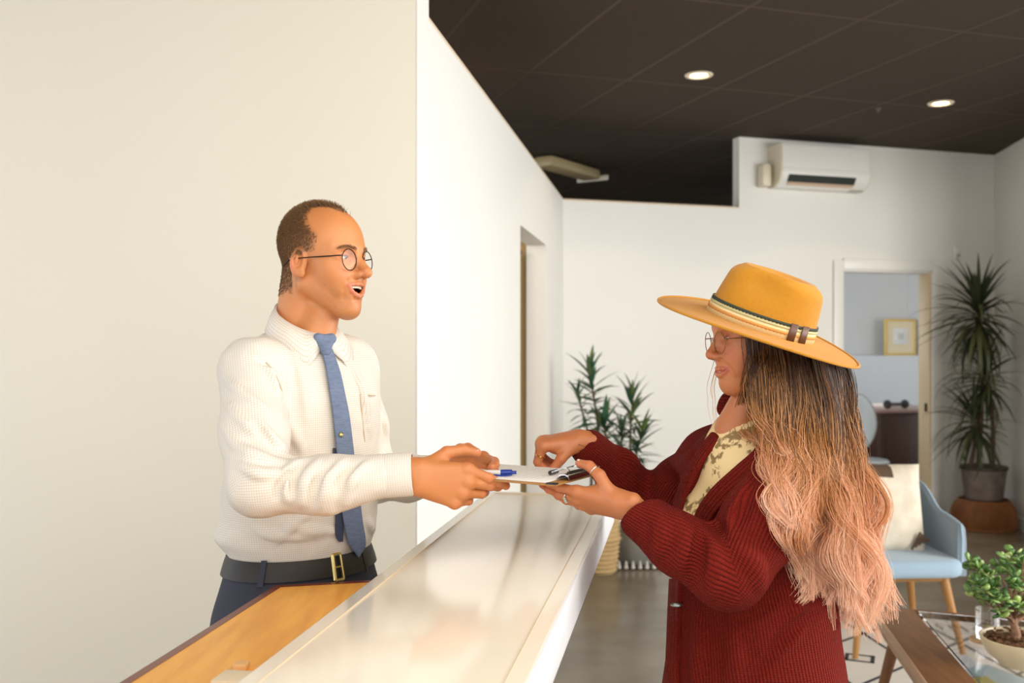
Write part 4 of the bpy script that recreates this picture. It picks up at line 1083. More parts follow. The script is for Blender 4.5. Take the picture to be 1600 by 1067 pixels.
def eyeball(parent, c, gaze, r, iris):
    R = frame(V3(0, 0, 1) if abs(gaze[2]) < .9 else V3(1, 0, 0), None, nrm(gaze))
    mb = MB(); n = 14
    for m_, (a0, a1) in enumerate(((0, 13), (13, 29), (29, 180))):
        mb.m = m_; k = 3 if m_ < 2 else 10
        mb.lathe([(r*math.sin(math.radians(a)), r*math.cos(math.radians(a))) for a in np.linspace(a0, a1, k+1)], c, 24, R)
    return mesh_obj('eye', mb.v, mb.f, [mat('pupil', srgb(16, 14, 14), .1), mat('iris_'+iris, srgb(96, 112, 110) if iris == 'grey' else srgb(92, 66, 44), .15), mat('sclera', srgb(214, 202, 192), .3)], parent, True, None, mi=mb.mi)
def make_glasses(parent, R, o, s, cx, dy, cz, rim_r, wire, m_rim, ear=-.004, lens_col=(1, 1, 1, 1), squash=1.0):
    G = lambda p: o+R@(np.asarray(p)*s)
    g = link('glasses', None, parent); g.location = G((cx, 0, cz))-world_loc(parent)
    for sd in (-1, 1):
        tilt = .12*sd
        ring = [G((cx-.10*abs(rim_r*math.cos(a)+0)*0-tilt*sd*rim_r*math.cos(a)*sd*.9, sd*dy+rim_r*math.cos(a), cz+rim_r*squash*math.sin(a))) for a in np.linspace(0, 2*PI, 41)]
        MB().tube(ring, wire*s, 8, cap=False).build('rim', m_rim, g)
        n = 24; c0 = G((cx, sd*dy, cz)); vs = [c0]+[c0+(ring[int(i*40/n)]-c0)*.985 for i in range(n)]
        o_ = mesh_obj('lens', vs, [[0, 1+i, 1+(i+1) % n] for i in range(n)], mat('spectacle_lens'), g, False)
        o_.modifiers.new('thickness', 'SOLIDIFY').thickness = .0012
        hinge = G((cx-.004-.1*rim_r, sd*(dy+rim_r+.003), cz+rim_r*.35))
        MB().tube([G((cx-.1*rim_r, sd*(dy+rim_r*.94), cz+rim_r*.33)), hinge, G((.05, sd*.077, cz+rim_r*.38)), G((.008, sd*.0815, cz+rim_r*.42)), G((-.012, sd*.083, cz+rim_r*.28)), G((-.028, sd*.082, cz-.004))], np.array([1.1, 1.3, 1.1, 1.1, 1.4, 1.4])*wire*s, 8).build('temple', m_rim, g)
    MB().tube([G((cx+.001, -dy+rim_r*.98, cz+.003)), G((cx+.005, -.006, cz+.007)), G((cx+.005, .006, cz+.007)), G((cx+.001, dy-rim_r*.98, cz+.003))], wire*s, 8).build('bridge', m_rim, g)
    return g
def scalp_hair(world_field, lo, hi, mask, n, length, comb, seed=3):
    """short strands standing on the surface where mask() accepts; comb(local point, normal) gives the lie"""
    return None

lens_m = mat('spectacle_lens', (1, 1, 1, 1), .0); N_t = lens_m.node_tree; tr_n = N_t.nodes.new('ShaderNodeBsdfTransparent'); gl_n = N_t.nodes.new('ShaderNodeBsdfGlossy'); gl_n.inputs['Roughness'].default_value = .02
mxs = N_t.nodes.new('ShaderNodeMixShader'); mxs.inputs[0].default_value = .012; N_t.links.new(tr_n.outputs[0], mxs.inputs[1]); N_t.links.new(gl_n.outputs[0], mxs.inputs[2])
N_t.links.new(mxs.outputs[0], [n for n in N_t.nodes if n.type == 'OUTPUT_MATERIAL'][0].inputs[0]); N_t.nodes.remove(N_t.nodes['Principled BSDF'])
# ---------------------------------------------------------------- the man
man = thing('person', PX(473, 900, 2.2)*V3(1, 1, 0), 'person in white checked shirt, blue tie and round glasses, holding out a clipboard', 'person')
th = math.radians(46); MF, ML = V3(math.cos(th), -math.sin(th), 0), V3(math.sin(th), math.cos(th), 0); Mc = PX(473, 900, 2.2)*V3(1, 1, 0)
def T(f, l, z): return Mc+MF*f+ML*l+V3(0, 0, z)
RT = np.stack([MF, ML, V3(0, 0, 1)], 1)
hy = math.radians(25); hp = math.radians(-2)
hx = nrm((math.cos(hy), -math.sin(hy), math.tan(-hp)*0+.065)); RH = frame(hx, (math.sin(hy), math.cos(hy), 0)); OH = PX(495, 413, 2.2); SH = 1.0
HL = lambda p: OH+RH@(np.asarray(p, float)*SH)
headF = local(head_field(mouth_open=.85, smile=1.0), RH, OH, SH)
NB_ = T(-.02, 0, 1.50)
skinM = Field().u(headF)
skinM.u(rcone(HL((-.034, 0, -.03)), NB_, .050, .064), .022).u(rcone(HL((.020, 0, -.085)), T(.03, 0, 1.53), .034, .048), .012)
SR, ER, WR = PX(394, 578, 2.065), PX(405, 757, 1.90), PX(636, 741, 1.905)
SL, EL, WL = PX(543, 570, 2.30), PX(585, 748, 2.36), PX(696, 738, 2.14)
fR = nrm(PX(760, 766, 1.915)-WR); MR = frame(fR, (0, .12, 1)); 
handR, nailR, jR = hand_field(PX(647, 743, 1.905), MR[:, 0], MR[:, 1], MR[:, 2], 1.04,
    [((12, 20, 12), -10), ((26, 32, 22), 2), ((36, 40, 24), 8), ((42, 44, 26), 14)],
    [(.66, .70, -.30), (.88, .34, -.36), (.97, .02, -.22), (.2, .9, .35)])
fL = nrm(PX(770, 738, 2.06)-WL); ML_ = frame(fL, (0, 0, 1)); ML_ = np.stack([ML_[:, 0], ML_[:, 1], -ML_[:, 2]], 1)
handL, nailL, jL = hand_field(WL+fL*.01, ML_[:, 0], ML_[:, 1], ML_[:, 2], 1.02,
    [((20, 28, 20), -10), ((30, 36, 26), -8), ((38, 42, 26), -5), ((42, 44, 26), -2)],
    [(.72, .60, -.34), (.92, .10, -.36), (.95, -.25, -.2), (.2, .9, .35)])
handR.u(rcone(ER+(WR-ER)*.5, WR, .030, .027), .01); handL.u(rcone(EL+(WL-EL)*.5, WL, .030, .027), .01)
coreM = Field().u(ell(T(0, 0, 1.30), (.10, .15, .23), RT)).u(ell(T(0, 0, 1.0), (.11, .15, .14), RT), .05).u(rcone(T(-.01, 0, 1.40), NB_, .08, .055), .04)
for S_, E_, W_ in ((SR, ER, WR), (SL, EL, WL)): coreM.chain([T(0, 0, 1.42), S_, E_, E_+(W_-E_)*.8], [.08, .045, .030, .026], .03)
for s in (-1, 1): coreM.chain([T(0, s*.09, .92), T(.02, s*.10, .52), T(-.01, s*.11, .09)], [.085, .058, .042], .04)
parts, cols = [], []
bs = np.array(srgb(206, 134, 80)[:3])
def paint_skin(v, base, seed=0.0):
    c = np.tile(base, (len(v), 1)); n = wob(v, 55, seed)[:, None]*.03; return c*(1+n*np.array([.4, 1, 1.2]))
# head
v, f = extract(skinM, OH+V3(-.18, -.17, -.235), OH+V3(.19, .17, .165), .0019); keep_head = (v, f); parts.append((v, f))
q = (v-OH)@RH/SH; c = paint_skin(v, bs)
def blend(c, mask, col): return c*(1-mask[:, None])+np.array(col)[None]*mask[:, None]
def soft(x, a, b): return np.clip((x-a)/(b-a), 0, 1)
gauss = lambda q, p, r: np.exp(-(((q-np.array(p))/np.array(r))**2).sum(1))
rosy = srgb(222, 128, 92)[:3]
for s in (-1, 1):
    c = blend(c, .45*gauss(q, (.085, s*.04, -.03), (.03, .022, .02)), rosy); c = blend(c, .5*gauss(q, (-.006, s*.085, -.005), (.025, .012, .03)), rosy)
c = blend(c, .5*gauss(q, (.13, 0, -.032), (.012, .014, .012)), rosy)
stub = soft(-q[:, 2], .035, .075)*soft(q[:, 0], .0, .03)*(1-soft(-q[:, 2], .125, .15)); c = blend(c, .32*stub*(.7+.3*wob(v, 300)), srgb(150, 100, 66)[:3])
lipm = np.zeros(len(q))
z0, cx = MOUTH_Z, .1015
def segd(q, a, b):
    a, b = np.array(a), np.array(b); t = np.clip(((q-a)@(b-a))/((b-a)@(b-a)), 0, 1); return np.linalg.norm(q-a-t[:, None]*(b-a), axis=1)
gap = .004+.016*.85
for s in (-1, 1):
    U, Lw, _m = lip_lines(s, .85, 1.0)
    for i in range(3):
        for L_, r in ((U, .0046), (Lw, .0064)): lipm = np.maximum(lipm, soft(-segd(q, L_[i], L_[i+1]), -r*1.15, -r*.8))
c = blend(c, lipm*.6, srgb(208, 118, 96)[:3])
cav = soft(-(((q-np.array((cx-.012, 0, z0)))/np.array((.030, .0300, .0255)))**2).sum(1), -1.05, -.97)*soft(-q[:, 0], -.0965, -.0925)*soft(-q[:, 2], -z0-.002, -z0+.001)
c = blend(c, cav, srgb(92, 28, 22)[:3])
for s in (-1, 1):
    bd = np.minimum(segd(q, (.104, s*.013, .021), (.100, s*.035, .029)), segd(q, (.100, s*.035, .029), (.082, s*.050, .022)))
    c = blend(c, .5*soft(-bd, -.0062, -.003), srgb(120, 78, 44)[:3])
def lashes(c, q, col):
    for s in (-1, 1):
        P = [np.array(p)*np.array([1, s, 1]) for p in ((.0995, .0215, .0050), (.1025, .0300, .0068), (.1000, .0380, .0064), (.0930, .0450, .0040))]
        for a, b in zip(P, P[1:]): c = blend(c, .8*soft(-segd(q, a, b), -.0026, -.0014), col)
        c = blend(c, .28*gauss(q, (.098, s*.033, .003), (.012, .018, .012)), srgb(150, 80, 54)[:3])
    return c
c = lashes(c, q, srgb(58, 36, 24)[:3])
def hair_mask(q):
    x, y, z = q[:, 0], np.abs(q[:, 1]), q[:, 2]
    front = np.interp(z, [-.01, .012, .022, .055, .072, .092, .108, .2], [.004, .008, .046, .058, .040, .024, .024, .024])
    front = np.where(z > .095, np.maximum(front, .024+.062*(1-soft(y, .012, .042))), front)
    m = soft(front-x, -.006, .016)
    low = np.where(x < -.028, -.058+.0*x, .012); low = np.where(x < -.028, -.060, .010)
    m *= soft(z-low, -.006, .014)
    return m
hm = hair_mask(q); c = blend(c, (.6+.2*soft(q[:, 2], .0, .07))*hm*(1-.5*soft(q[:, 0], .035, .07)), srgb(112, 72, 36)[:3]); cols.append(c)
# moles
for p in ((.058, -.060, -.055), (.040, -.058, -.085), (.075, -.05, -.03)):
    d = np.linalg.norm(q-np.array(p), axis=1); c[:] = blend(c, .5*soft(-d, -.003, -.0015), srgb(120, 70, 40)[:3])
for hf, W_, J in ((handR, WR, jR), (handL, WL, jL)):
    allj = np.array([p for j in J for p in j]+[W_]); v2, f2 = extract(hf, allj.min(0)-.055, allj.max(0)+.035, .0019)
    parts.append((v2, f2)); c2 = paint_skin(v2, bs*np.array([.98, .93, .88]), 1.0)
    for j in J:
        for k in (0, 1, 2, 3): c2 = blend(c2, .35*soft(-np.linalg.norm(v2-j[k], axis=1), -.017, -.008), rosy)
    cols.append(c2)
v3, f3 = extract(coreM, T(-.3, -.3, 0)-.25, T(.3, .3, 1.6)+.25, .016); parts.append((v3, f3)); cols.append(np.tile(bs, (len(v3), 1)))
V_, F_ = bridged(parts)
body = mesh_obj('body', V_, F_, skin_m, man); cc = np.concatenate(cols); set_attr(body, 'col', np.concatenate([cc, np.ones((len(cc), 1))], 1))
nails_mesh([nailR[4], nailR[0], nailL[4], nailL[0], nailL[1]], nail_m, man)
# eyes, teeth, tongue
for s in (-1, 1): eyeball(man, HL((.0872, s*.0320, .003)), RH@V3(.97, .10, -.18), .0122*SH, 'grey')
def teeth_row(par, n, half, female, R, HLf, S_, back, drop, sz):
    tb_ = MB(); L_ = np.array(LIPS[female][2 if female else 0]); ys = L_[:, 1]
    for k in range(n):
        y = (k-(n-1)/2)/((n-1)/2)*half; x = np.interp(abs(y), ys, L_[:, 0]); z = np.interp(abs(y), ys, L_[:, 2]); x2 = np.interp(abs(y)+.003, ys, L_[:, 0])
        a = math.copysign(math.atan2(x-x2, .003), y)
        tb_.box(HLf((x-back, y*.94, z-drop)), np.array(sz)*S_, R @ Rz(a), .0016)
    return tb_.build('upper_teeth', mat('teeth', srgb(244, 232, 208), .2), par)
teeth_row(man, 10, .0245, False, RH, HL, SH, .0075, .0050, (.005, .0056, .0085))
tg_ = MB(); tg_.lathe([(0, -.006), (.012, -.004), (.016, 0), (.012, .004), (0, .006)], HL((.070, 0, z0-.018)), 16, RH); tg_.build('tongue', mat('tongue', srgb(190, 84, 78), .35), man)
make_glasses(man, RH, OH, SH, .1095, .0345, -.003, .0228, .0011, mat('dark_metal_frame', srgb(58, 52, 44), .35, .7), lens_col=(.97, .97, 1, 1))
# cropped hair
sel = rng.choice(len(q), size=83000); hmv = hair_mask(q[sel]); up_ = q[sel][:, 2]
sel = sel[rng.random(len(sel)) < hmv*(1-.6*soft(q[sel][:, 0], .035, .07))*(.75+.25*soft(up_, .0, .06))]
gn = grad(headF, keep_head[0][sel]); st_ = []
for i, n_ in zip(sel, gn):
    z = q[i][2]; Ln = .0050+.0055*np.clip((z-.03)/.09, 0, 1)
    lie = RH@V3(-.45, 0, -.75+.9*float(np.clip((z-.05)/.07, 0, 1))); jit = rng.normal(0, .22, 3)
    d1_ = nrm(n_*.25+lie*.9+jit); p0 = keep_head[0][i]-n_*.0015
    st_.append(np.array([p0, p0+n_*Ln*.22+d1_*Ln*.3, p0+n_*Ln*.26+d1_*Ln*.7, p0+n_*Ln*.22+d1_*Ln*1.1]))
hair('hair', st_, .00045, hair_mat('brown_cropped_hair', [(0, srgb(104, 70, 36)), (.6, srgb(96, 64, 32)), (1, srgb(134, 96, 52))], .5, .4), man)
eb, G_, D_ = [], [], []
for s in (-1, 1):
    for k in range(170):
        u = rng.random(); a, b, c_ = np.array((.105, s*.012, .021)), np.array((.101, s*.034, .0295)), np.array((.083, s*.050, .022))
        G_.append(HL((1-u)**2*a+2*u*(1-u)*b+u*u*c_+rng.normal(0, .0016, 3))+RH@V3(.03, 0, 0)); D_.append(RH@nrm(V3(-.4*u, s*.8, .25-.4*u)+rng.normal(0, .15, 3)))
for P0, d_ in zip(toward(headF, np.array(G_), np.tile(-RH[:, 0], (len(G_), 1)), .06), D_): eb.append(np.array([P0, P0+d_*.004+RH[:, 0]*.001, P0+d_*.008]))
hair('eyebrows', eb, .0003, hair_mat('brown_eyebrow', [(0, srgb(128, 88, 50)), (1, srgb(140, 100, 60))], .5, .2), man)

# shirt
shirt_m = mat('white_check_cotton', srgb(240, 234, 226), .75)
def checks(m, c0, c1, pitch, w_):
    nt = m.node_tree; N = nt.nodes; L = nt.links; a = N.new('ShaderNodeAttribute'); a.attribute_name = 'weave'
    sx = N.new('ShaderNodeSeparateXYZ'); L.new(a.outputs['Vector'], sx.inputs[0]); outs = []
    for k in (0, 1):
        mu = N.new('ShaderNodeMath'); mu.operation = 'MULTIPLY'; mu.inputs[1].default_value = 1/pitch; L.new(sx.outputs[k], mu.inputs[0])
        fr_ = N.new('ShaderNodeMath'); fr_.operation = 'FRACT'; L.new(mu.outputs[0], fr_.inputs[0])
        lt = N.new('ShaderNodeMath'); lt.operation = 'LESS_THAN'; lt.inputs[1].default_value = w_; L.new(fr_.outputs[0], lt.inputs[0]); outs.append(lt)
    ad = N.new('ShaderNodeMath'); ad.operation = 'ADD'; L.new(outs[0].outputs[0], ad.inputs[0]); L.new(outs[1].outputs[0], ad.inputs[1])
    hf_ = N.new('ShaderNodeMath'); hf_.operation = 'MULTIPLY'; hf_.inputs[1].default_value = .5; L.new(ad.outputs[0], hf_.inputs[0])
    mx = N.new('ShaderNodeMix'); mx.data_type = 'RGBA'; L.new(hf_.outputs[0], mx.inputs[0]); mx.inputs[6].default_value = c0; mx.inputs[7].default_value = c1
    L.new(mx.outputs[2], N['Principled BSDF'].inputs['Base Color'])
checks(shirt_m, srgb(234, 228, 219), srgb(206, 186, 158), .0046, .24)
ZB = 1.098
shirtM = Field()
shirtM.u(ell(T(.005, 0, 1.345), (.128, .178, .235), RT)).u(ell(T(-.005, 0, 1.17), (.134, .178, .19), RT), .06)
for s, S_ in ((-1, SR), (1, SL)):
    shirtM.u(rcone(T(-.02, s*.045, 1.535), T(-.008, s*.13, 1.487), .042, .052), .04)
    shirtM.u(rcone(T(.02, s*.08, 1.42), S_, .082, .058), .05)
tors = Field(); tors.ops = list(shirtM.ops)
slvR = Field().chain([SR, SR+(ER-SR)*.55+V3(-.004, 0, -.004), ER, ER+(WR-ER)*.45+V3(0, 0, -.010), WR-(WR-ER)*.17], [.064, .064, .057, .053, .042], .03)
slvL = Field().chain([SL, SL+(EL-SL)*.5, EL, EL+(WL-EL)*.5+V3(0, 0, -.006), WL-(WL-EL)*.16], [.056, .056, .052, .048, .040], .03)
shirtM.u(slvR, .028).u(slvL, .028)
shirtM.u(ell(T(-.03, 0, 1.135), (.122, .186, .045), RT), .03)                # blousing over the belt
baseM = Field(); baseM.ops = list(shirtM.ops)
def on_cloth(base, P):
    """the longest run of points that lie on the cloth without a jump in depth"""
    ok = np.abs(base(P)) < .004; best, cur = [], []
    for i in range(len(P)):
        if ok[i] and (not cur or np.linalg.norm(P[i]-P[cur[-1]]) < .045): cur.append(i)
        else: cur = [i] if ok[i] else []
        if len(cur) > len(best): best = list(cur)
    return P[best] if len(best) >= 4 else None
def ridge(base, F, px, r=.010, k=.018, sink=.004, near=1.2):
    px = np.array(px, float); q_ = smooth_path(np.concatenate([px, 0*px[:, :1]], 1), 12); P = on_cloth(base, march(base, q_[:, 0], q_[:, 1], near, 3.0))
    if P is None: return
    n_ = grad(base, P); wt = np.sin(np.linspace(0, PI, len(P)+2)[1:-1])**.7 if False else np.interp(np.linspace(0, 1, len(P)), [0, .5, 1], [0, 1, 0]); rr = r*(.55+.45*wt); P = P-n_*(rr-sink*wt+.0012*(1-wt))[:, None]
    F.chain(list(P), list(rr), k)
def valley(base, F, px, r=.006, k=.012, lift=.002, near=1.2):
    px = np.array(px, float); q_ = smooth_path(np.concatenate([px, 0*px[:, :1]], 1), 11); P = on_cloth(base, march(base, q_[:, 0], q_[:, 1], near, 3.0))
    if P is None: return
    n_ = grad(base, P); wt = np.interp(np.linspace(0, 1, len(P)), [0, .5, 1], [0, 1, 0]); rr = r*(.6+.4*wt); P = P+n_*(rr-.0045*wt+.0015*(1-wt))[:, None]
    for i in range(len(P)-1): F.cut(rcone(P[i], P[i+1], rr[i], rr[i+1]), k)
for r_, px in ((.009, [(470, 714), (452, 735), (444, 762), (452, 786)]), (.009, [(498, 716), (478, 748), (470, 792)]), (.009, [(540, 716), (512, 750), (502, 800)]), (.008, [(575, 722), (552, 748), (540, 796)]),
               (.009, [(402, 652), (432, 690), (478, 716)]), (.009, [(352, 628), (392, 668), (452, 700)]), (.010, [(346, 668), (386, 706), (446, 722)]), (.008, [(372, 726), (404, 740), (436, 738)]),
               (.008, [(400, 826), (434, 838), (510, 836)]), (.008, [(440, 815), (480, 828), (540, 830)]),
               (.007, [(396, 552), (424, 582), (436, 622)]), (.007, [(546, 560), (566, 610), (578, 680)]), (.007, [(350, 590), (376, 612), (418, 640)]),
               (.007, [(458, 552), (472, 600), (478, 660)]), (.007, [(596, 640), (604, 676), (626, 702)]), (.008, [(572, 812), (584, 832), (588, 852)]), (.007, [(445, 640), (462, 680), (470, 705)]), (.007, [(430, 850), (470, 812), (520, 800)])):
    ridge(baseM, shirtM, px, r_, .010, .0088)
for px in ([(436, 580), (447, 614), (446, 652)], [(452, 738), (436, 760), (432, 778)], [(484, 716), (464, 738), (456, 770)], [(520, 722), (494, 756), (486, 796)], [(558, 724), (532, 752), (524, 798)], [(400, 560), (424, 575), (436, 600)], [(398, 664), (430, 704), (466, 716)]):
    valley(baseM, shirtM, px, .006, .009)
shirtM.disp(lambda P, d: np.where(np.abs(d) < .05, (.0018*wob(P, 34, .3)+.0013*wob(P, 95, 1.1)).astype(F32), 0))
shirtM.inter(lambda P: (F32(ZB-.02)-P[:, 2]).astype(F32), .004)
neck_hole = rcone(T(.012, 0, 1.55), T(.016, 0, 1.75), .052, .064)
shirtM.cut(neck_hole, .006)
for W_, E_ in ((WR, ER), (WL, EL)):
    dd = nrm(W_-E_); c_ = W_-(W_-E_)*.165+dd*.002
    shirtM.cut(rcone(c_+dd*.05, c_+dd*.08, .05, .05), .004)
allp = np.array([SR, ER, WR, SL, EL, WL, T(.16, .2, 1.6), T(-.16, -.2, 1.05)])
v, f = extract(shirtM, allp.min(0)-.11, allp.max(0)+.09, .0048)
def arm_regions(v, tor, arms):
    reg = np.zeros(len(v), int); dT = tor(v)
    for k, (fl_, S_, E_, W_) in enumerate(arms):
        dA = fl_(v); tU = (v-E_)@nrm(nrm(W_-E_)-nrm(S_-E_)); m_ = dA < dT-.002
        reg[m_ & (tU <= 0)] = 1+2*k; reg[m_ & (tU > 0)] = 2+2*k
    return reg
armsM = ((slvR, SR, ER, WR), (slvL, SL, EL, WL))
reg = arm_regions(v, tors, armsM); sh, src, rg = region_mesh('shirt', v, f, reg, shirt_m, man)
def weave(v, rg):
    fx, lx, z = rel(v, Mc, MF, ML); a = np.arctan2(lx, fx); W3 = np.stack([a*.15, z, 0*z], 1)
    for k, (_, S_, E_, W_) in enumerate(armsM):
        for j, (a_, b_) in enumerate(((S_, E_), (E_, W_))):
            m_ = rg == 1+2*k+j; t, an, r = axis_uv(v, a_, b_, V3(0, -1, .3)); W3[m_] = np.stack([t, an*.055, 0*t], 1)[m_]
    return W3
set_attr(sh, 'weave', weave(v[src], rg))
# cuffs
def cuff(name, E_, W_, r, Ln, m, parent, back=.0, ref=V3(0, -1, .3)):
    dd = nrm(W_-E_); e1 = nrm(V3(0, 0, 1)-dd*dd[2]); e2 = np.cross(dd, e1); n = 40; rows = []
    c_ = W_-(W_-E_)*.165-dd*back
    for u, rr in ((0, r-.004), (0, r), (.12, r+.001), (.5, r+.0005), (.9, r+.0005), (1, r), (1, r-.0035), (.3, r-.0045)):
        rows.append([c_+dd*u*Ln+(e1*math.cos(a)+e2*math.sin(a)*.93)*rr for a in np.linspace(0, 2*PI, n, endpoint=False)])
    vs = np.concatenate(rows); fs = [[i*n+k, i*n+(k+1) % n, (i+1)*n+(k+1) % n, (i+1)*n+k] for i in range(len(rows)-1) for k in range(n)]
    o = mesh_obj(name, vs, fs, m, parent, True, 40)
    t, an, _ = axis_uv(vs, E_, W_, ref); set_attr(o, 'weave', np.stack([t, an*.05, 0*t], 1)); return o, (c_, dd, e1, e2)
co, ci = cuff('cuff', ER, WR, .0415, .058, shirt_m, man); cuff('cuff', EL, WL, .040, .055, shirt_m, man)
bt = mat('pearl_button', srgb(214, 196, 160), .25)
c_, dd, e1, e2 = ci; an = math.radians(158); rd_ = e1*math.cos(an)-e2*math.sin(an)*.93
MB().lathe([(0, 0), (.0055, 0), (.006, .001), (.0055, .002), (0, .0016)], c_+dd*.042+rd_*.0425, 14, frame(dd, None, rd_)).build('button', bt, man)
# collar
nc = T(.016, 0, 0); NV = 57; tops, bots = [], []
for i in range(NV):
    ph = math.radians(-172+344*i/(NV-1)); ph = (ph+PI) if False else ph
    a = ph; dirv = MF*math.cos(a)+ML*math.sin(a)
    k = abs(a)
for i in range(NV):
    a = math.radians(6+348*i/(NV-1)); dirv = MF*math.cos(a)+ML*math.sin(a); ang = min(a, 2*PI-a)       # 0 front .. pi back
    zt_ = 1.603-.036*math.cos(a); tops.append(nc+dirv*(.0575+.004*(1-math.cos(a)))+V3(0, 0, zt_)-MF*.006*(1-math.cos(a)))
    drop = np.interp(math.degrees(ang), [6, 24, 33, 38, 60, 110, 180], [.030, .060, .088, .080, .050, .042, .046])
    rmax = np.interp(math.degrees(ang), [6, 40, 90, 180], [.080, .104, .094, .076])
    b_ = nc+dirv*.20+V3(0, 0, zt_-drop); p_ = toward(baseM, b_, -dirv, .2, .0055)[0]
    rr = np.clip((p_-nc)@dirv, .066, rmax); bots.append(nc+dirv*rr+V3(0, 0, zt_-drop))
tops, bots = np.array(tops), np.array(bots); midc = (tops*.62+bots*.38)+np.array([nrm((p-nc)*V3(1, 1, 0))*.004 for p in tops])
def shell_rows(name, rows, m, th, uv):
    n = len(rows[0]); vs = np.concatenate(rows); fs = [[i*n+k, i*n+k+1, (i+1)*n+k+1, (i+1)*n+k] for i in range(len(rows)-1) for k in range(n-1)]
    o = mesh_obj(name, vs, fs, m, man, True, None); md = o.modifiers.new('thickness', 'SOLIDIFY'); md.thickness = th; md.offset = 0
    set_attr(o, 'weave', np.stack([np.tile(np.arange(n)*.0105, len(rows)), np.repeat(np.arange(len(rows))*.02, n), np.zeros(len(vs))], 1)); return o
stand = [tops*V3(1, 1, 0)*1+V3(0, 0, 0)+np.array([[0, 0, z-.045] for z in tops[:, 2]]), tops-V3(0, 0, .004)]
inn = np.array([nrm((nc-p)*V3(1, 1, 0)) for p in tops])*.0035
shell_rows('collar', [stand[0]+inn, stand[1]+inn, tops, midc, bots], shirt_m, .0022, 0)
# placket edge, pocket and small buttons
torsF = Field(); torsF.ops = list(tors.ops); torsF.u(ell(T(-.03, 0, 1.135), (.122, .186, .045), RT), .03)
def lift(px, out, base=torsF, near=1.2): px = np.array(px, float); return march(base, px[:, 0], px[:, 1], near, 3.0, out)
shs = lambda P: shirtM(P)
pk_ = [(566, 616), (567, 640), (569, 668), (571, 690)]
MB().tube(lift([(563, 616), (575, 617), (586, 618)], .0, shs), .0016, 6).tube(lift([(563, 616), (566, 650), (570, 690)], .0, shs), .0014, 6).build('pocket_seam', shirt_m, man)
MB().tube(smooth_path(lift([(396, 548), (416, 566), (432, 588), (441, 612)], -.0004, shs), 14), .0013, 6).build('armhole_seam', shirt_m, man)
# tie
tie_m = mat('slate_blue_tie_cotton', srgb(116, 130, 156), .8, noise=(60, .55, srgb(88, 104, 134), (1, 1, 5)), bump=(340, .35, .002))
TE = [(501, 518, 546), (507, 525, 565), (511, 532, 587), (516, 539, 620), (520, 545, 651), (525, 551, 700), (528, 555, 735), (531, 560, 772), (536, 565, 812), (544, 570, 848), (554.5, 563, 864), (557, 558.5, 869)]
Lp, Rp = lift([(a, y) for a, b, y in TE], .009), lift([(b, y) for a, b, y in TE], .009)
Lp, Rp = smooth_path(Lp, 50), smooth_path(Rp, 50)
md_ = lift([((a+b)/2, y) for a, b, y in TE], .010); 
strip('tie', Lp, Rp, tie_m, man, .0035, cols=7, crown=.003, normals=np.tile(-nrm(Mc+V3(0, 0, 1.3)-EYE), (50, 1)))
TB_ = [(520, 533, 700), (521, 534, 760), (524, 536, 808), (523.5, 536, 835), (529, 535, 846)]
strip('tie_tail', smooth_path(lift([(a, y) for a, b, y in TB_], .004), 16), smooth_path(lift([(b, y) for a, b, y in TB_], .004), 16), mat('dark_tie_lining', srgb(62, 70, 92), .8), man, .002, cols=3, normals=np.tile(-nrm(Mc+V3(0, 0, 1.3)-EYE), (16, 1)))
kn = Field(); kc = lift([(497, 529), (517, 529), (509, 549)], .012)
kn.u(rcone(kc[0], kc[2], .010, .0085)).u(rcone(kc[1], kc[2], .010, .0085), .008).u(rcone(kc[0], kc[1], .010, .010), .008)
kv, kf = extract(kn, kc.min(0)-.03, kc.max(0)+.03, .0022); mesh_obj('tie_knot', kv, kf, tie_m, man)
tp = lift([(533, 679)], .016)[0]; td = -nrm(tp-EYE)
MB().lathe([(0, .004), (.003, .0035), (.005, .001), (.0052, 0), (0, -.002)], tp, 16, frame(V3(0, 0, 1), None, td)).build('tie_pin', mat('brass', srgb(206, 186, 120), .25, .9), man)
# trousers, belt, shoes
navy = mat('dark_navy_wool', srgb(50, 52, 66), .8, bump=(300, .3, .002))
trM = Field().u(ell(T(-.008, 0, 1.02), (.132, .176, .17), RT)).u(ell(T(-.035, 0, .93), (.13, .175, .13), RT), .05)
for s in (-1, 1): trM.chain([T(.0, s*.088, .93), T(.02, s*.10, .5), T(-.005, s*.105, .07)], [.106, .078, .066], .05)
trM.cut(rcone(T(.012, -.02, .35), T(.012, .02, .35), .0, .0), .01)
trB = Field(); trB.ops = list(trM.ops)
trM.disp(lambda P, d: np.where(np.abs(d) < .05, (.003*wob(P, 26, .9)).astype(F32), 0))
trM.inter(lambda P: (P[:, 2]-F32(1.085)).astype(F32), .003)
v, f = extract(trM, T(0, 0, .03)-V3(.32, .32, 0), T(0, 0, 1.12)+V3(.32, .32, 0), .0095); mesh_obj('trousers', v, f, navy, man)
blk = mat('black_belt_leather', srgb(30, 24, 20), .5, noise=(40, .4, srgb(48, 38, 30)))
def ring(base, z0_, z1_, out, n, a0=0, a1=2*PI, tilt=0.0):
    A_ = np.linspace(a0, a1, n); dv = np.cos(A_)[:, None]*MF+np.sin(A_)[:, None]*ML
    return tuple(toward(base, T(0, 0, 0)+dv*.32+np.stack([0*A_, 0*A_, z+tilt*np.cos(A_)], 1), -dv, .3, out) for z in (z0_, z1_))
both = lambda P: np.minimum(trB(P), baseM(P)+.012)
r0, r1 = ring(both, 1.052, 1.092, .003, 90)
bl = strip('belt', r0, r1, blk, man, .0045, cols=5, crown=.0008, normals=(r0-T(0, 0, 1.07))); 
fa = np.array([.0, .18, .36, .5]); 
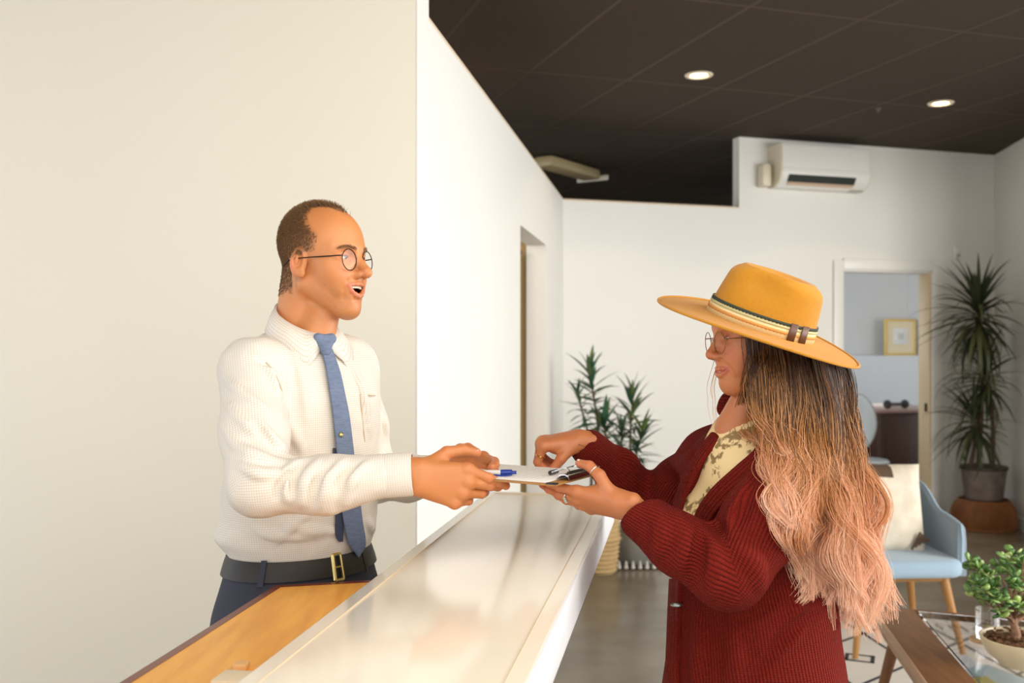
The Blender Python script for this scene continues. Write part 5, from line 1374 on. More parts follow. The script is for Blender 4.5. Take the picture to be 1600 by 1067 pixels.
e0, e1_ = ring(both, 1.050, 1.094, .0085, 14, .08, .62); strip('belt_end', e0, e1_, blk, man, .004, cols=4, normals=(e0-T(0, 0, 1.07)))
for a in (-1.1, .68, -2.4): l0, l1_ = ring(both, 1.046, 1.097, .0095, 4, a-.035, a+.035); strip('belt_loop', l0, l1_, navy if a != .68 else blk, man, .003, cols=3, normals=(l0-T(0, 0, 1.07)))
bz0, bz1 = ring(both, 1.046, 1.098, .011, 2, -.03, .13)
bk = MB(); brass = mat('brass', srgb(206, 186, 120), .25, .9)
corners = [bz0[0], bz0[1], bz1[1], bz1[0], bz0[0]]
bk.tube([corners[0], corners[1]], .0036, 8).tube([corners[2], corners[3]], .0036, 8).tube([corners[3], corners[0]], .0042, 8).tube([corners[1], corners[2]], .003, 8)
bk.tube([(corners[0]+corners[3])/2, (corners[1]+corners[2])/2], .0026, 8); bk.build('buckle', brass, man)
shoe_m = mat('dark_shoe_leather', srgb(40, 28, 22), .35)
for s in (-1, 1):
    sf = Field().u(rcone(T(-.035, s*.11, .05), T(.12, s*.125, .032), .042, .034)).u(rcone(T(.06, s*.118, .05), T(-.02, s*.11, .085), .04, .045), .03).inter(lambda P: (F32(.002)-P[:, 2]).astype(F32), .004)
    v, f = extract(sf, T(.04, s*.115, 0)-V3(.2, .2, .01), T(.04, s*.115, .16)+V3(.2, .2, 0), .008); mesh_obj('shoe', v, f, shoe_m, man)
# ---------------------------------------------------------------- the woman
wm = thing('person', PX(1176, 900, 2.03)*V3(1, 1, 0), 'person with long wavy pink-blond hair under a mustard hat, in a rust red ribbed cardigan', 'person')
tw_ = math.radians(30); WF, WLf = V3(-math.cos(tw_), -math.sin(tw_), 0), V3(math.sin(tw_), -math.cos(tw_), 0); Wc = PX(1176, 900, 2.03)*V3(1, 1, 0)
def U(f, l, z): return Wc+WF*f+WLf*l+V3(0, 0, z)
RW_ = np.stack([WF, WLf, V3(0, 0, 1)], 1)
wy, wp = math.radians(9), math.radians(-3)
wx = nrm((-math.cos(wy), -math.sin(wy), math.tan(wp))); RHW = frame(wx, np.cross(V3(0, 0, 1), wx)); OW = PX(1196, 527, 1.98); SW = .93
WHL = lambda p: OW+RHW@(np.asarray(p, float)*SW)
headW = local(head_field(female=True, smile=1.0), RHW, OW, SW)
skinW = Field().u(headW)
NW = U(-.01, 0, 1.385)
skinW.u(rcone(WHL((-.030, 0, -.03)), NW, .044, .055), .02).u(rcone(WHL((.018, 0, -.08)), U(.05, 0, 1.37), .028, .04), .012)
SLw, ELw, WLw = PX(1243, 738, 1.885), PX(1138, 893, 1.825), PX(974, 788, 1.875)
SRw, ERw, WRw = PX(1100, 716, 2.16), PX(1024, 792, 2.31), PX(908, 689, 2.205)
fW = nrm(V3(-.84, .52, .025)); tWv = nrm(V3(-.40, -.56, .72)); tWv = nrm(tWv-fW*tWv.dot(fW)); dWv = -np.cross(fW, tWv)
handLw, nailLw, jLw = hand_field(WLw+fW*.004, fW, tWv, dWv, .90,
    [((4, 10, 6), 3), ((6, 12, 8), 0), ((8, 14, 8), -3), ((10, 16, 10), -6)],
    [(.50, .70, -.50), (.84, .26, -.48), (.96, -.06, -.20), (.1, .72, -.69)])
fV = nrm(V3(-.96, -.05, -.06)); tV = nrm(V3(.1, -.95, -.22)); tV = nrm(tV-fV*tV.dot(fV)); dV = np.cross(fV, tV)
handRw, nailRw, jRw = hand_field(WRw+fV*.004, fV, tV, dV, .88,
    [((70, 68, 40), 4), ((78, 66, 36), 2), ((80, 58, 28), 0), ((74, 50, 24), -4)],
    [(.70, .52, -.50), (.66, .18, -.72), (.62, .06, -.78), (.3, .9, .3)])
handLw.u(rcone(ELw+(WLw-ELw)*.55, WLw, .028, .024), .01); handRw.u(rcone(ERw+(WRw-ERw)*.55, WRw, .026, .024), .01)
coreW = Field().u(ell(U(0, 0, 1.16), (.085, .13, .2), RW_)).u(ell(U(0, 0, .88), (.11, .15, .14), RW_), .05).u(rcone(U(-.01, 0, 1.25), NW, .07, .045), .04)
for S_, E_, W_ in ((SLw, ELw, WLw), (SRw, ERw, WRw)): coreW.chain([U(0, 0, 1.27), S_, E_, E_+(W_-E_)*.8], [.07, .04, .028, .023], .03)
for s in (-1, 1): coreW.chain([U(0, s*.085, .8), U(.015, s*.09, .46), U(-.01, s*.095, .08)], [.085, .055, .04], .04)
wb_ = np.array(srgb(200, 124, 78)[:3]); parts, cols = [], []
v, f = extract(skinW, OW+V3(-.17, -.15, -.29), OW+V3(.13, .15, .13), .0019); parts.append((v, f)); q = (v-OW)@RHW/SW; c = paint_skin(v, wb_, 2.0)
for s in (-1, 1): c = blend(c, .6*gauss(q, (.080, s*.040, -.030), (.028, .022, .02)), srgb(214, 112, 84)[:3])
c = blend(c, .4*gauss(q, (.13, 0, -.032), (.014, .014, .012)), srgb(214, 112, 84)[:3])
lipm = np.zeros(len(q))
for s in (-1, 1):
    Ul, Ll, _m = lip_lines(s, 0, 1.0, True)
    for i in range(3):
        for L_, r in ((Ul, .0046), (Ll, .0058)): lipm = np.maximum(lipm, soft(-segd(q, L_[i], L_[i+1]), -r*1.15, -r*.8))
c = blend(c, lipm*.65, srgb(192, 90, 80)[:3])
for s in (-1, 1):
    bd = np.minimum(segd(q, (.104, s*.013, .020), (.100, s*.035, .027)), segd(q, (.100, s*.035, .027), (.082, s*.050, .020))); c = blend(c, .7*soft(-bd, -.0055, -.003), srgb(86, 54, 34)[:3])
c = blend(c, .9*soft(.036-q[:, 0]+.25*np.clip(q[:, 2], 0, 1), .0, .010)*soft(q[:, 2], -.06, -.04), srgb(62, 40, 26)[:3])
c = lashes(c, q, srgb(44, 28, 20)[:3])
cols.append(c)
for hf, W_, J in ((handLw, WLw, jLw), (handRw, WRw, jRw)):
    aj = np.array([p for j in J for p in j]+[W_]); v2, f2 = extract(hf, aj.min(0)-.05, aj.max(0)+.035, .0018); parts.append((v2, f2)); c2 = paint_skin(v2, wb_, 3.0)
    for j in J:
        for k in (1, 2, 3): c2 = blend(c2, .3*soft(-np.linalg.norm(v2-j[k], axis=1), -.015, -.007), srgb(214, 112, 84)[:3])
    cols.append(c2)
v3, f3 = extract(coreW, U(-.28, -.28, 0)-.25, U(.28, .28, 1.4)+.25, .016); parts.append((v3, f3)); cols.append(np.tile(wb_, (len(v3), 1)))
V_, F_ = bridged(parts); bodyW = mesh_obj('body', V_, F_, skin_m, wm); cc = np.concatenate(cols); set_attr(bodyW, 'col', np.concatenate([cc, np.ones((len(cc), 1))], 1))
white_nail = mat('white_nail_polish', srgb(244, 236, 230), .12)
nails_mesh(nailLw+nailRw, white_nail, wm, label='white painted nail', longer=1.15)
for s in (-1, 1): eyeball(wm, WHL((.0872, s*.0320, .003)), RHW@V3(.93, 0, -.36), .0122*SW, 'brown')
teeth_row(wm, 8, .022, True, RHW, WHL, SW, .0042, .0004, (.004, .0058, .0056))
make_glasses(wm, RHW, OW, SW, .116, .0335, -.006, .0245, .0009, mat('pale_gold_frame', srgb(150, 118, 78), .3, .8), squash=.92)
# rings, wrist mark
silver = mat('silver', srgb(214, 208, 196), .2, 1.0); goldr = mat('gold', srgb(224, 178, 96), .2, 1.0)
def finger_ring(p, q, r, m, label, u=.5, w_=.0022):
    d = nrm(q-p); c_ = p+(q-p)*u; e1 = nrm(np.cross(d, V3(.3, .2, .9))); e2 = np.cross(d, e1)
    return MB().tube([c_+(e1*math.cos(a)+e2*math.sin(a))*r for a in np.linspace(0, 2*PI, 25)], w_*.7, 8, cap=False).build('ring', m, wm, label=label)
finger_ring(jLw[4][1], jLw[4][2], .0112, silver, 'silver thumb ring', .45)
finger_ring(jRw[0][0], jRw[0][1], .0095, goldr, 'thin gold ring', .55)
finger_ring(jLw[1][0], jLw[1][1], .0100, silver, 'silver ring with pale stones', .55)
d = nrm(jLw[1][1]-jLw[1][0]); g0 = jLw[1][0]+(jLw[1][1]-jLw[1][0])*.55+dWv*.0105
st = MB()
for k in (-1, 0, 1): st.lathe([(0, .0032), (.0026, .0022), (.0034, .0005), (.003, -.001), (0, -.0012)], g0+tWv*.0055*k*1.0, 8, frame(d, None, nrm(dWv)))
st.build('ring_stone', mat('pale_green_stone', srgb(190, 204, 190), .1), wm)
wq = WRw+fV*.006; wm_f = lambda P: handRw(P)
tri = [toward(handRw, wq+fV*a+tV*.06+V3(0, 0, b), -tV, .06, .0004)[0] for a, b in ((.004, .004), (-.012, -.004), (.000, -.014))]
MB().tube(tri+[tri[0]], .0006, 5, cap=False).build('wrist_mark', mat('tattoo_ink', srgb(50, 42, 38), .6), wm)

# blouse
blouse_m = mat('pale_yellow_print_blouse', srgb(240, 220, 170), .75)
nt = blouse_m.node_tree; N = nt.nodes; L = nt.links; tc = N.new('ShaderNodeTexCoord')
n1 = N.new('ShaderNodeTexNoise'); n1.inputs['Scale'].default_value = 16; n1.inputs['Detail'].default_value = 2; L.new(tc.outputs['Object'], n1.inputs[0])
n2 = N.new('ShaderNodeTexNoise'); n2.inputs['Scale'].default_value = 95; n2.inputs['Detail'].default_value = 3; L.new(tc.outputs['Object'], n2.inputs[0])
r1 = N.new('ShaderNodeMapRange'); r1.inputs[1].default_value = .46; r1.inputs[2].default_value = .50; L.new(n1.outputs[0], r1.inputs[0])
r2 = N.new('ShaderNodeMapRange'); r2.inputs[1].default_value = .46; r2.inputs[2].default_value = .54; L.new(n2.outputs[0], r2.inputs[0])
mu = N.new('ShaderNodeMath'); mu.operation = 'MULTIPLY'; L.new(r1.outputs[0], mu.inputs[0]); L.new(r2.outputs[0], mu.inputs[1])
mx = N.new('ShaderNodeMix'); mx.data_type = 'RGBA'; L.new(mu.outputs[0], mx.inputs[0]); mx.inputs[6].default_value = srgb(246, 217, 160); mx.inputs[7].default_value = srgb(150, 122, 76); L.new(mx.outputs[2], N['Principled BSDF'].inputs['Base Color'])
blF = Field().u(ell(U(.005, 0, 1.20), (.112, .142, .20), RW_)).u(ell(U(.015, 0, 1.0), (.112, .15, .17), RW_), .06)
for s in (-1, 1): blF.u(ell(U(.065, s*.065, 1.195), (.06, .06, .06), RW_), .04).u(rcone(U(.0, s*.05, 1.345), U(-.01, s*.11, 1.32), .035, .045), .03)
blF.u(rcone(U(.015, 0, 1.30), U(.02, 0, 1.375), .085, .056), .04)
blF.disp(lambda P, d: np.where(np.abs(d) < .05, (.0022*wob(P, 38, 2.0)).astype(F32), 0))
blF.cut(rcone(U(.035, 0, 1.405), U(.06, 0, 1.47), .046, .07), .01)
v, f = extract(blF, U(0, 0, 1.1)-V3(.24, .24, .2), U(0, 0, 1.1)+V3(.24, .24, .32), .006); mesh_obj('blouse', v, f, blouse_m, wm)

# cardigan
rust = mat('rust_red_rib_knit', srgb(112, 28, 20), .95, spec=.15)
nt = rust.node_tree; N = nt.nodes; L = nt.links; a_ = N.new('ShaderNodeAttribute'); a_.attribute_name = 'rib'; bsd = N['Principled BSDF']
def mth(op, x, y=None):
    m = N.new('ShaderNodeMath'); m.operation = op
    for i, s_ in enumerate((x, y)):
        if s_ is None: continue
        if isinstance(s_, (int, float)): m.inputs[i].default_value = s_
        else: L.new(s_, m.inputs[i])
    return m.outputs[0]
sxr = N.new('ShaderNodeSeparateXYZ'); L.new(a_.outputs['Vector'], sxr.inputs[0])
hh = mth('ABSOLUTE', mth('SINE', mth('MULTIPLY', sxr.outputs[0], PI)))
st2 = mth('MULTIPLY', mth('ABSOLUTE', mth('SINE', mth('MULTIPLY', sxr.outputs[1], PI/.0042))), .25)
h2 = mth('ADD', mth('POWER', hh, .6), st2)
bp = N.new('ShaderNodeBump'); bp.inputs['Strength'].default_value = .9; bp.inputs['Distance'].default_value = .005; L.new(h2, bp.inputs['Height']); L.new(bp.outputs[0], bsd.inputs['Normal'])
tcn = N.new('ShaderNodeTexCoord'); nn = N.new('ShaderNodeTexNoise'); nn.inputs['Scale'].default_value = 260; L.new(tcn.outputs['Object'], nn.inputs[0])
mx = N.new('ShaderNodeMix'); mx.data_type = 'RGBA'; L.new(nn.outputs[0], mx.inputs[0]); mx.inputs[6].default_value = srgb(98, 20, 15); mx.inputs[7].default_value = srgb(140, 38, 26); L.new(mx.outputs[2], bsd.inputs['Base Color'])
torW = Field().u(ell(U(.0, 0, 1.20), (.135, .165, .20), RW_)).u(ell(U(.0, 0, .98), (.160, .178, .22), RW_), .06).u(ell(U(-.005, 0, .80), (.186, .198, .20), RW_), .06)
for s, S_ in ((1, SLw), (-1, SRw)):
    torW.u(rcone(U(-.03, s*.045, 1.362), U(-.02, s*.11, 1.325), .040, .050), .03).u(rcone(U(.0, s*.08, 1.26), S_, .082, .060 if s > 0 else .050), .04)
slL = Field().chain([SLw, SLw+(ELw-SLw)*.5, ELw, ELw+(WLw-ELw)*.45+V3(0, 0, -.008), WLw-(WLw-ELw)*.10], [.070, .074, .066, .053, .045], .03)
slR = Field().chain([SRw, SRw+(ERw-SRw)*.5, ERw, ERw+(WRw-ERw)*.5, WRw-(WRw-ERw)*.10], [.052, .056, .054, .048, .041], .03)
carB = Field(); carB.ops = list(torW.ops); carB.u(slL, .03).u(slR, .03)
car = Field(); car.ops = list(carB.ops)
for r_, px in ((.012, [(1128, 836), (1150, 800), (1172, 758)]), (.013, [(1050, 800), (1072, 840), (1062, 890)]), (.012, [(1020, 790), (1036, 826), (1026, 866)]), (.012, [(1110, 842), (1118, 880), (1110, 930)]),
               (.012, [(1150, 850), (1180, 880), (1190, 920)]), (.012, [(1200, 800), (1230, 830), (1262, 850)]), (.012, [(1090, 960), (1092, 1010), (1086, 1064)]), (.013, [(1140, 985), (1150, 1030), (1140, 1066)]),
               (.013, [(1258, 930), (1240, 985), (1190, 1040)]), (.011, [(960, 690), (985, 716), (1010, 722)]), (.011, [(1040, 722), (1064, 724), (1090, 705)]), (.010, [(1060, 730), (1085, 735), (1100, 730)])):
    ridge(carB, car, px, r_, .018, .006)
for px in ([(1130, 842), (1118, 820), (1100, 812)], [(1092, 838), (1090, 880), (1082, 920)], [(1150, 820), (1166, 790), (1180, 740)], [(1230, 905), (1196, 945), (1150, 972)], [(1262, 960), (1220, 1000), (1176, 1064)], [(1032, 722), (1050, 740), (1060, 760)]):
    valley(carB, car, px, .008, .014)
car.disp(lambda P, d: np.where(np.abs(d) < .05, (.0026*wob(P, 24, 1.3)).astype(F32), 0))
# open front: outline on the garment, in the torso's own side-height plane
vp = [(1158, 640), (1128, 682), (1099, 722), (1076, 768), (1062, 812), (1083, 822), (1092, 797), (1115, 764), (1150, 732), (1184, 704), (1200, 668), (1186, 640)]
vq = march(torW, [p[0] for p in vp], [p[1] for p in vp], 1.4, 2.3); nv_ = nrm(V3(-.80, -.60, 0)); sv_ = np.cross(V3(0, 0, 1), nv_)
poly2 = np.stack([(vq-Wc)@sv_, vq[:, 2]], 1)
def poly_sd(p, V2):
    d = np.full(len(p), 1e9); s = np.ones(len(p)); n = len(V2)
    for i in range(n):
        j = (i-1) % n; e = V2[j]-V2[i]; w2 = p-V2[i]; b = w2-e*np.clip((w2@e)/(e@e), 0, 1)[:, None]; d = np.minimum(d, (b*b).sum(1))
        c1, c2, c3 = p[:, 1] >= V2[i][1], p[:, 1] < V2[j][1], e[0]*w2[:, 1] > e[1]*w2[:, 0]
        s = np.where((c1 & c2 & c3) | (~c1 & ~c2 & ~c3), -s, s)
    return s*np.sqrt(d)
vdep = float(((vq-Wc)@nv_).min())-.05
def opening(P):
    P = np.asarray(P, float); return np.maximum(poly_sd(np.stack([(P-Wc)@sv_, P[:, 2]], 1), poly2), vdep-(P-Wc)@nv_).astype(F32)
car.cut(opening, .006)
car.cut(rcone(U(.02, 0, 1.36), U(.03, 0, 1.50), .058, .085), .01)
for W_, E_ in ((WLw, ELw), (WRw, ERw)):
    dd = nrm(W_-E_); c_ = W_-(W_-E_)*.03; car.cut(rcone(c_+dd*.052, c_+dd*.10, .052, .052), .004)
    car.cut(rcone(c_-dd*.03, c_+dd*.02, .026, .029), .003)
car.inter(lambda P: (F32(.70)-P[:, 2]).astype(F32), .01)
ap = np.array([SLw, ELw, WLw, SRw, ERw, WRw, U(.2, .2, 1.38), U(-.2, -.2, .72)])
v, f = extract(car, ap.min(0)-.10, ap.max(0)+.08, .0052)
armsW = ((slL, SLw, ELw, WLw), (slR, SRw, ERw, WRw))
reg = arm_regions(v, torW, armsW); cg, src, rg = region_mesh('cardigan', v, f, reg, rust, wm)
def ribs(v, rg):
    fx, lx, z = rel(v, Wc, WF, WLf); an = np.arctan2(lx, fx); R3 = np.stack([an*26+z*22, z, 0*z], 1)
    for k, (_, S_, E_, W_) in enumerate(armsW):
        for j, (a0, b0) in enumerate(((S_, E_), (E_, W_))):
            t, a, r = axis_uv(v, a0, b0, V3(0, -1, .2)); m_ = rg == 1+2*k+j
            R3[m_] = np.stack([a*(.066 if j == 0 else .056)/.0068+t*(30 if j == 0 else 12), t, 0*t], 1)[m_]
    return R3
set_attr(cg, 'rib', ribs(v[src], rg))
def knit_strip(name, Lpx, Rpx, out, n=46, th=.007, base=torW, cols=9):
    La, Ra = np.array(Lpx, float), np.array(Rpx, float)
    Lq, Rq = smooth_path(march(base, La[:, 0], La[:, 1], 1.4, 2.3, out), n), smooth_path(march(base, Ra[:, 0], Ra[:, 1], 1.4, 2.3, out), n)
    o = strip(name, Lq, Rq, rust, wm, th, cols=cols, crown=.003, normals=np.tile(nrm(EYE-Wc-V3(0, 0, 1.1)), (n, 1)))
    k = len(o.data.vertices)//2; rb = np.tile(np.arange(cols)*.62, n); tt = np.repeat(np.arange(n)*.007, cols); r3 = np.stack([rb, tt, 0*tt], 1); set_attr(o, 'rib', np.concatenate([r3, r3])); return o
knit_strip('front_band', [(1200, 664), (1184, 702), (1150, 731), (1115, 763), (1092, 797), (1082, 830), (1078, 856)], [(1216, 690), (1202, 722), (1170, 751), (1137, 782), (1113, 812), (1102, 842), (1098, 866)], .003)
knit_strip('front_band', [(1140, 652), (1118, 674), (1088, 714), (1064, 762), (1050, 812), (1046, 850)], [(1150, 656), (1130, 682), (1100, 722), (1077, 768), (1063, 812), (1058, 850)], .002)
knit_strip('front_band', [(1050, 905), (1047, 970), (1045, 1020), (1043, 1080)], [(1066, 905), (1064, 970), (1062, 1020), (1061, 1080)], .0015)
cl_ = Field(); arc = [PX(1206, 676, 1.90), PX(1216, 652, 1.95), PX(1210, 632, 2.02), PX(1180, 620, 2.08), PX(1148, 622, 2.09), PX(1132, 640, 2.07)]
cl_.chain(smooth_path(arc, 14), [.015]*14, .02); cv, cf = extract(cl_, np.array(arc).min(0)-.04, np.array(arc).max(0)+.04, .005); co = mesh_obj('collar', cv, cf, rust, wm); set_attr(co, 'rib', np.stack([cv[:, 2]/.0065, cv[:, 0], 0*cv[:, 0]], 1))
zp = march(torW, [1057], [945], 1.4, 2.3, .010)[0]
MB().lathe([(0, .004), (.006, .003), (.0085, 0), (.006, -.002), (0, -.002)], zp, 16, frame(V3(0, 0, 1), None, nrm(EYE-zp)), (.6, 1.5)).build('metal_button', chrome_w if False else mat('dull_silver', srgb(150, 150, 146), .3, .9), wm)
# jeans and boots below the frame
jn = Field().u(ell(U(-.01, 0, .85), (.125, .16, .15), RW_))
for s in (-1, 1): jn.chain([U(.0, s*.085, .80), U(.02, s*.09, .46), U(-.01, s*.095, .10)], [.095, .065, .055], .04)
jn.inter(lambda P: (P[:, 2]-F32(.93)).astype(F32), .004)
v, f = extract(jn, U(0, 0, .04)-V3(.28, .28, 0), U(0, 0, .98)+V3(.28, .28, 0), .012); mesh_obj('jeans', v, f, mat('dark_denim', srgb(44, 52, 70), .85, bump=(300, .3, .002)), wm)
for s in (-1, 1):
    sf = Field().u(rcone(U(-.035, s*.095, .045), U(.11, s*.105, .03), .038, .031)).u(rcone(U(-.01, s*.095, .05), U(-.012, s*.095, .12), .042, .046), .02).inter(lambda P: (F32(.002)-P[:, 2]).astype(F32), .004)
    v, f = extract(sf, U(.04, s*.1, 0)-V3(.18, .18, .01), U(.04, s*.1, .19)+V3(.18, .18, 0), .008); mesh_obj('boot', v, f, mat('brown_boot_leather', srgb(84, 54, 34), .45), wm)

# hat
hc_ = PX(1186, 511, 1.97); pt, yw, rl = math.radians(15.2), math.radians(8), math.radians(15)
hf_ = nrm((-math.cos(pt)*math.cos(yw), -math.cos(pt)*math.sin(yw), math.sin(pt))); hs = nrm(np.cross(V3(0, 0, 1), hf_))      # hs: the hat's left, towards the camera
hu = nrm(np.cross(hf_, hs)); hs2 = hs*math.cos(rl)-hu*math.sin(rl); hu2 = np.cross(hf_, hs2)
RHt = np.stack([hf_, hs2, hu2], 1); HT = lambda p: hc_+RHt@np.asarray(p, float)
felt_m = mat('mustard_felt', srgb(192, 132, 40), .95, noise=(120, .35, srgb(178, 118, 32)), bump=(500, .35, .0012), sheen=.15, spec=.15)
ht = link('hat', None, wm); ht.location = hc_-world_loc(wm)
NS = 96; rows = []
def crown_pt(a, t):
    """a angle round the crown, t 0 base .. 1 rim of the top"""
    ca, sa = math.cos(a), math.sin(a); k = (1-.15*t**1.2)*(1-.16*max(0, (t-.74)/.26)**2.4)
    x, y = .109*k*ca-.004*t, .089*k*sa
    z = .114*t-.006*max(0, (t-.74)/.26)**2+.002*t*ca
    pin = math.exp(-((abs(a if a < PI else a-2*PI)-.95)/.50)**2)*math.exp(-((t-.80)/.26)**2)
    x -= .012*pin*ca; y -= .026*pin*sa
    return (x, y, z)
for u in np.linspace(1, 0, 9):                                              # brim from the edge inwards
    row = []
    for k in range(NS):
        a = 2*PI*k/NS; ca, sa = math.cos(a), math.sin(a)
        ex, ey = .109+(.206-.109)*u, .089+(.186-.089)*u
        z = -.010*u*u*ca*ca+.020*u**2*sa*sa*(.2)+.004*(1-u)**3+.004*math.sin(2*a+.5)*u
        row.append((ex*ca, ey*sa, z))
    rows.append(row)
for t in (.06, .15, .3, .45, .58, .68, .76, .83, .89, .94, .975, 1.0): rows.append([crown_pt(2*PI*k/NS, t) for k in range(NS)])
rim = rows[-1]
for u, dz in ((.93, .0045), (.82, .004), (.66, .000), (.48, -.005), (.28, -.009), (.1, -.010)):
    rows.append([(p[0]*u, p[1]*u, p[2]*u+(1-u)*.113+dz+.008*(1-u)*0-.007*(1-abs(p[1])/.075)*(1-u)*(.6+.4*(p[0] > 0))) for p in rim])
vs = [HT(p) for r in rows for p in r]; n_ = len(rows)
fs = [[i*NS+k, i*NS+(k+1) % NS, (i+1)*NS+(k+1) % NS, (i+1)*NS+k] for i in range(n_-1) for k in range(NS)]; vs.append(HT((0, 0, np.mean([p[2] for p in rows[-1]])-.001))); fs += [[(n_-1)*NS+k, (n_-1)*NS+(k+1) % NS, len(vs)-1] for k in range(NS)]
fo = mesh_obj('felt', vs, fs, felt_m, ht); md = fo.modifiers.new('thickness', 'SOLIDIFY'); md.thickness = .0034; md.offset = -1; sb_ = fo.modifiers.new('smooth', 'SUBSURF'); sb_.levels = sb_.render_levels = 1
MB().tube([HT(p) for p in rows[0]]+[HT(rows[0][0])], .0026, 8, cap=False).build('brim_edge', felt_m, ht)
def hat_ring(name, t0, t1, off, m, a0=0, a1=2*PI, n=120, wavy=0, label=None):
    vs = []; 
    for a in np.linspace(a0, a1, n+1):
        for t in (t0, t1):
            p = np.array(crown_pt(a, t+(wavy*math.sin(a*90) if t == t0 else 0))); r_ = nrm((p[0]/.109**2, p[1]/.089**2, .15*10)) if False else nrm((p[0]/.109, p[1]/.089, 0))
            vs.append(HT(p+r_*off))
    o = mesh_obj(name, vs, [[2*i, 2*i+2, 2*i+3, 2*i+1] for i in range(n)], m, ht, True, None, label); md = o.modifiers.new('thickness', 'SOLIDIFY'); md.thickness = .0016; md.offset = 1; return o
bd_ = hat_ring('hat_band', .03, .30, .0012, mat('cream_band', srgb(236, 214, 160), .8, bump=(600, .5, .001)))
hat_ring('band_stripe', .255, .305, .0022, mat('dark_green_stripe', srgb(52, 62, 50), .85, bump=(700, .6, .001)), wavy=.006, n=360, label='dark green woven stripe')
hat_ring('band_stripe', .11, .16, .0022, mat('ochre_stripe', srgb(206, 146, 76), .85, bump=(700, .6, .001)), wavy=.006, n=360, label='ochre woven stripe')
hat_ring('band_stripe', .205, .24, .0022, mat('sage_stripe', srgb(186, 180, 130), .85), n=240, label='sage woven stripe')
brl = mat('brown_tab_leather', srgb(92, 56, 36), .5)
for ac, w2 in ((1.86, .075), (2.13, .085)): hat_ring('leather_tab', .01, .325, .0042, brl, ac-w2, ac+w2, 8)
# hair: a soft mass under the strands, then locks
hm_ = Field().u(ell(WHL((-.006, 0, .03)), (.100*SW, .084*SW, .09*SW), RHW)).u(rcone(PX(1222, 570, 1.97), PX(1248, 680, 1.94), .066, .058), .03)
hm_.u(rcone(PX(1200, 575, 1.91), PX(1216, 660, 1.885), .026, .026), .02).u(rcone(PX(1248, 680, 1.94), PX(1284, 770, 1.93), .050, .018), .03)
hm_.inter(lambda P: ((np.asarray(P, float)-hc_)@hu2-.002).astype(F32), .006)
hm_.disp(lambda P, d: np.where(np.abs(d) < .03, (.003*np.sin(P[:, 0]*190+3*np.sin(P[:, 2]*14))).astype(F32), 0))
hv, hfq = extract(hm_, PX(1165, 880, 2.1)*V3(1, 0, 1)+V3(-.03, 1.78, -.06), PX(1345, 520, 2.0)*V3(1, 0, 1)+V3(.06, 2.12, .02), .0055)
hcol = np.array(srgb(84, 54, 34)[:3])[None]*(1-soft(1.50-hv[:, 2], 0, .30))[:, None]+np.array(srgb(196, 124, 92)[:3])[None]*soft(1.50-hv[:, 2], 0, .30)[:, None]
hmo = mesh_obj('hair_mass', hv, hfq, mat('hair_underlayer', None, .5, attr='col'), wm); set_attr(hmo, 'col', np.concatenate([hcol, np.ones((len(hv), 1))], 1))
allF = lambda P: np.minimum(np.minimum(hm_(P), carB(P)), headW(P))
hr = np.random.default_rng(11); GL = []
def guide(px, lift_, rad, n, wave=1.0, kind=0): GL.append((np.array(px, float), lift_, rad, n, wave, kind))
for k in range(86):
    u = (k+hr.uniform(.2, .8))/86; xr = 1174+136*u; yr = 560+14*u+hr.uniform(-4, 4)
    xt = 1226+156*u**.85+hr.normal(0, 14); yt = (800+120*u/.35 if u < .35 else 905+55*min(1, (u-.35)*2.2))+hr.normal(0, 20)
    b1, b2 = hr.normal(0, 10), hr.normal(0, 16)
    guide([(xr, yr-34), (xr+6+12*u, yr+40), (xr+.33*(xt-xr)+b1, yr+.36*(yt-yr)), (xr+.58*(xt-xr)+b2, yr+.58*(yt-yr)), (xr+.80*(xt-xr)-b2*.8, yr+.80*(yt-yr)), (xt+.4*b2, yt)], hr.uniform(.002, .034), hr.uniform(.0045, .0095), 58, hr.uniform(.6, 1.9))
guide([(1182, 548), (1172, 600), (1160, 650), (1172, 680), (1200, 694), (1222, 716), (1214, 742)], .012, .008, 90, .6)
guide([(1186, 552), (1178, 620), (1182, 668), (1206, 690), (1238, 706), (1236, 738), (1210, 748), (1190, 730), (1196, 704)], .014, .006, 60, .3)
guide([(1190, 556), (1180, 610), (1204, 664), (1236, 694), (1246, 740), (1232, 780)], .018, .009, 100, .6, 1)
guide([(1196, 556), (1182, 604), (1196, 650), (1226, 690), (1240, 720)], .020, .009, 110, .5, 1)
guide([(1228, 570), (1240, 660), (1246, 740), (1236, 800), (1248, 856), (1272, 884), (1268, 916), (1248, 946)], .016, .010, 120, .5)
guide([(1236, 570), (1252, 680), (1240, 790), (1236, 850), (1262, 890), (1254, 930)], .018, .008, 90, .6)
guide([(1206, 600), (1226, 690), (1236, 740), (1226, 780), (1206, 830)], .012, .004, 34, .5)
guide([(1300, 572), (1322, 690), (1346, 800), (1356, 880), (1380, 945)], .012, .010, 90, 1.0)
guide([(1290, 572), (1306, 690), (1334, 800), (1338, 890), (1352, 965)], .020, .010, 90, 1.0)
guide([(1280, 572), (1296, 690), (1316, 810), (1322, 900), (1330, 960)], .028, .011, 90, 1.0)
guide([(1120, 560), (1108, 610), (1112, 640), (1118, 690)], .0, .004, 5, .4)
st_, rr_ = [], []; m = 46
PPs = [smooth_path(np.concatenate([g_[0], np.zeros((len(g_[0]), 1))], 1), m)[:, :2] for g_ in GL]; allP = np.concatenate(PPs); allP = march(allF, allP[:, 0], allP[:, 1], 1.5, 2.25, 0.0)
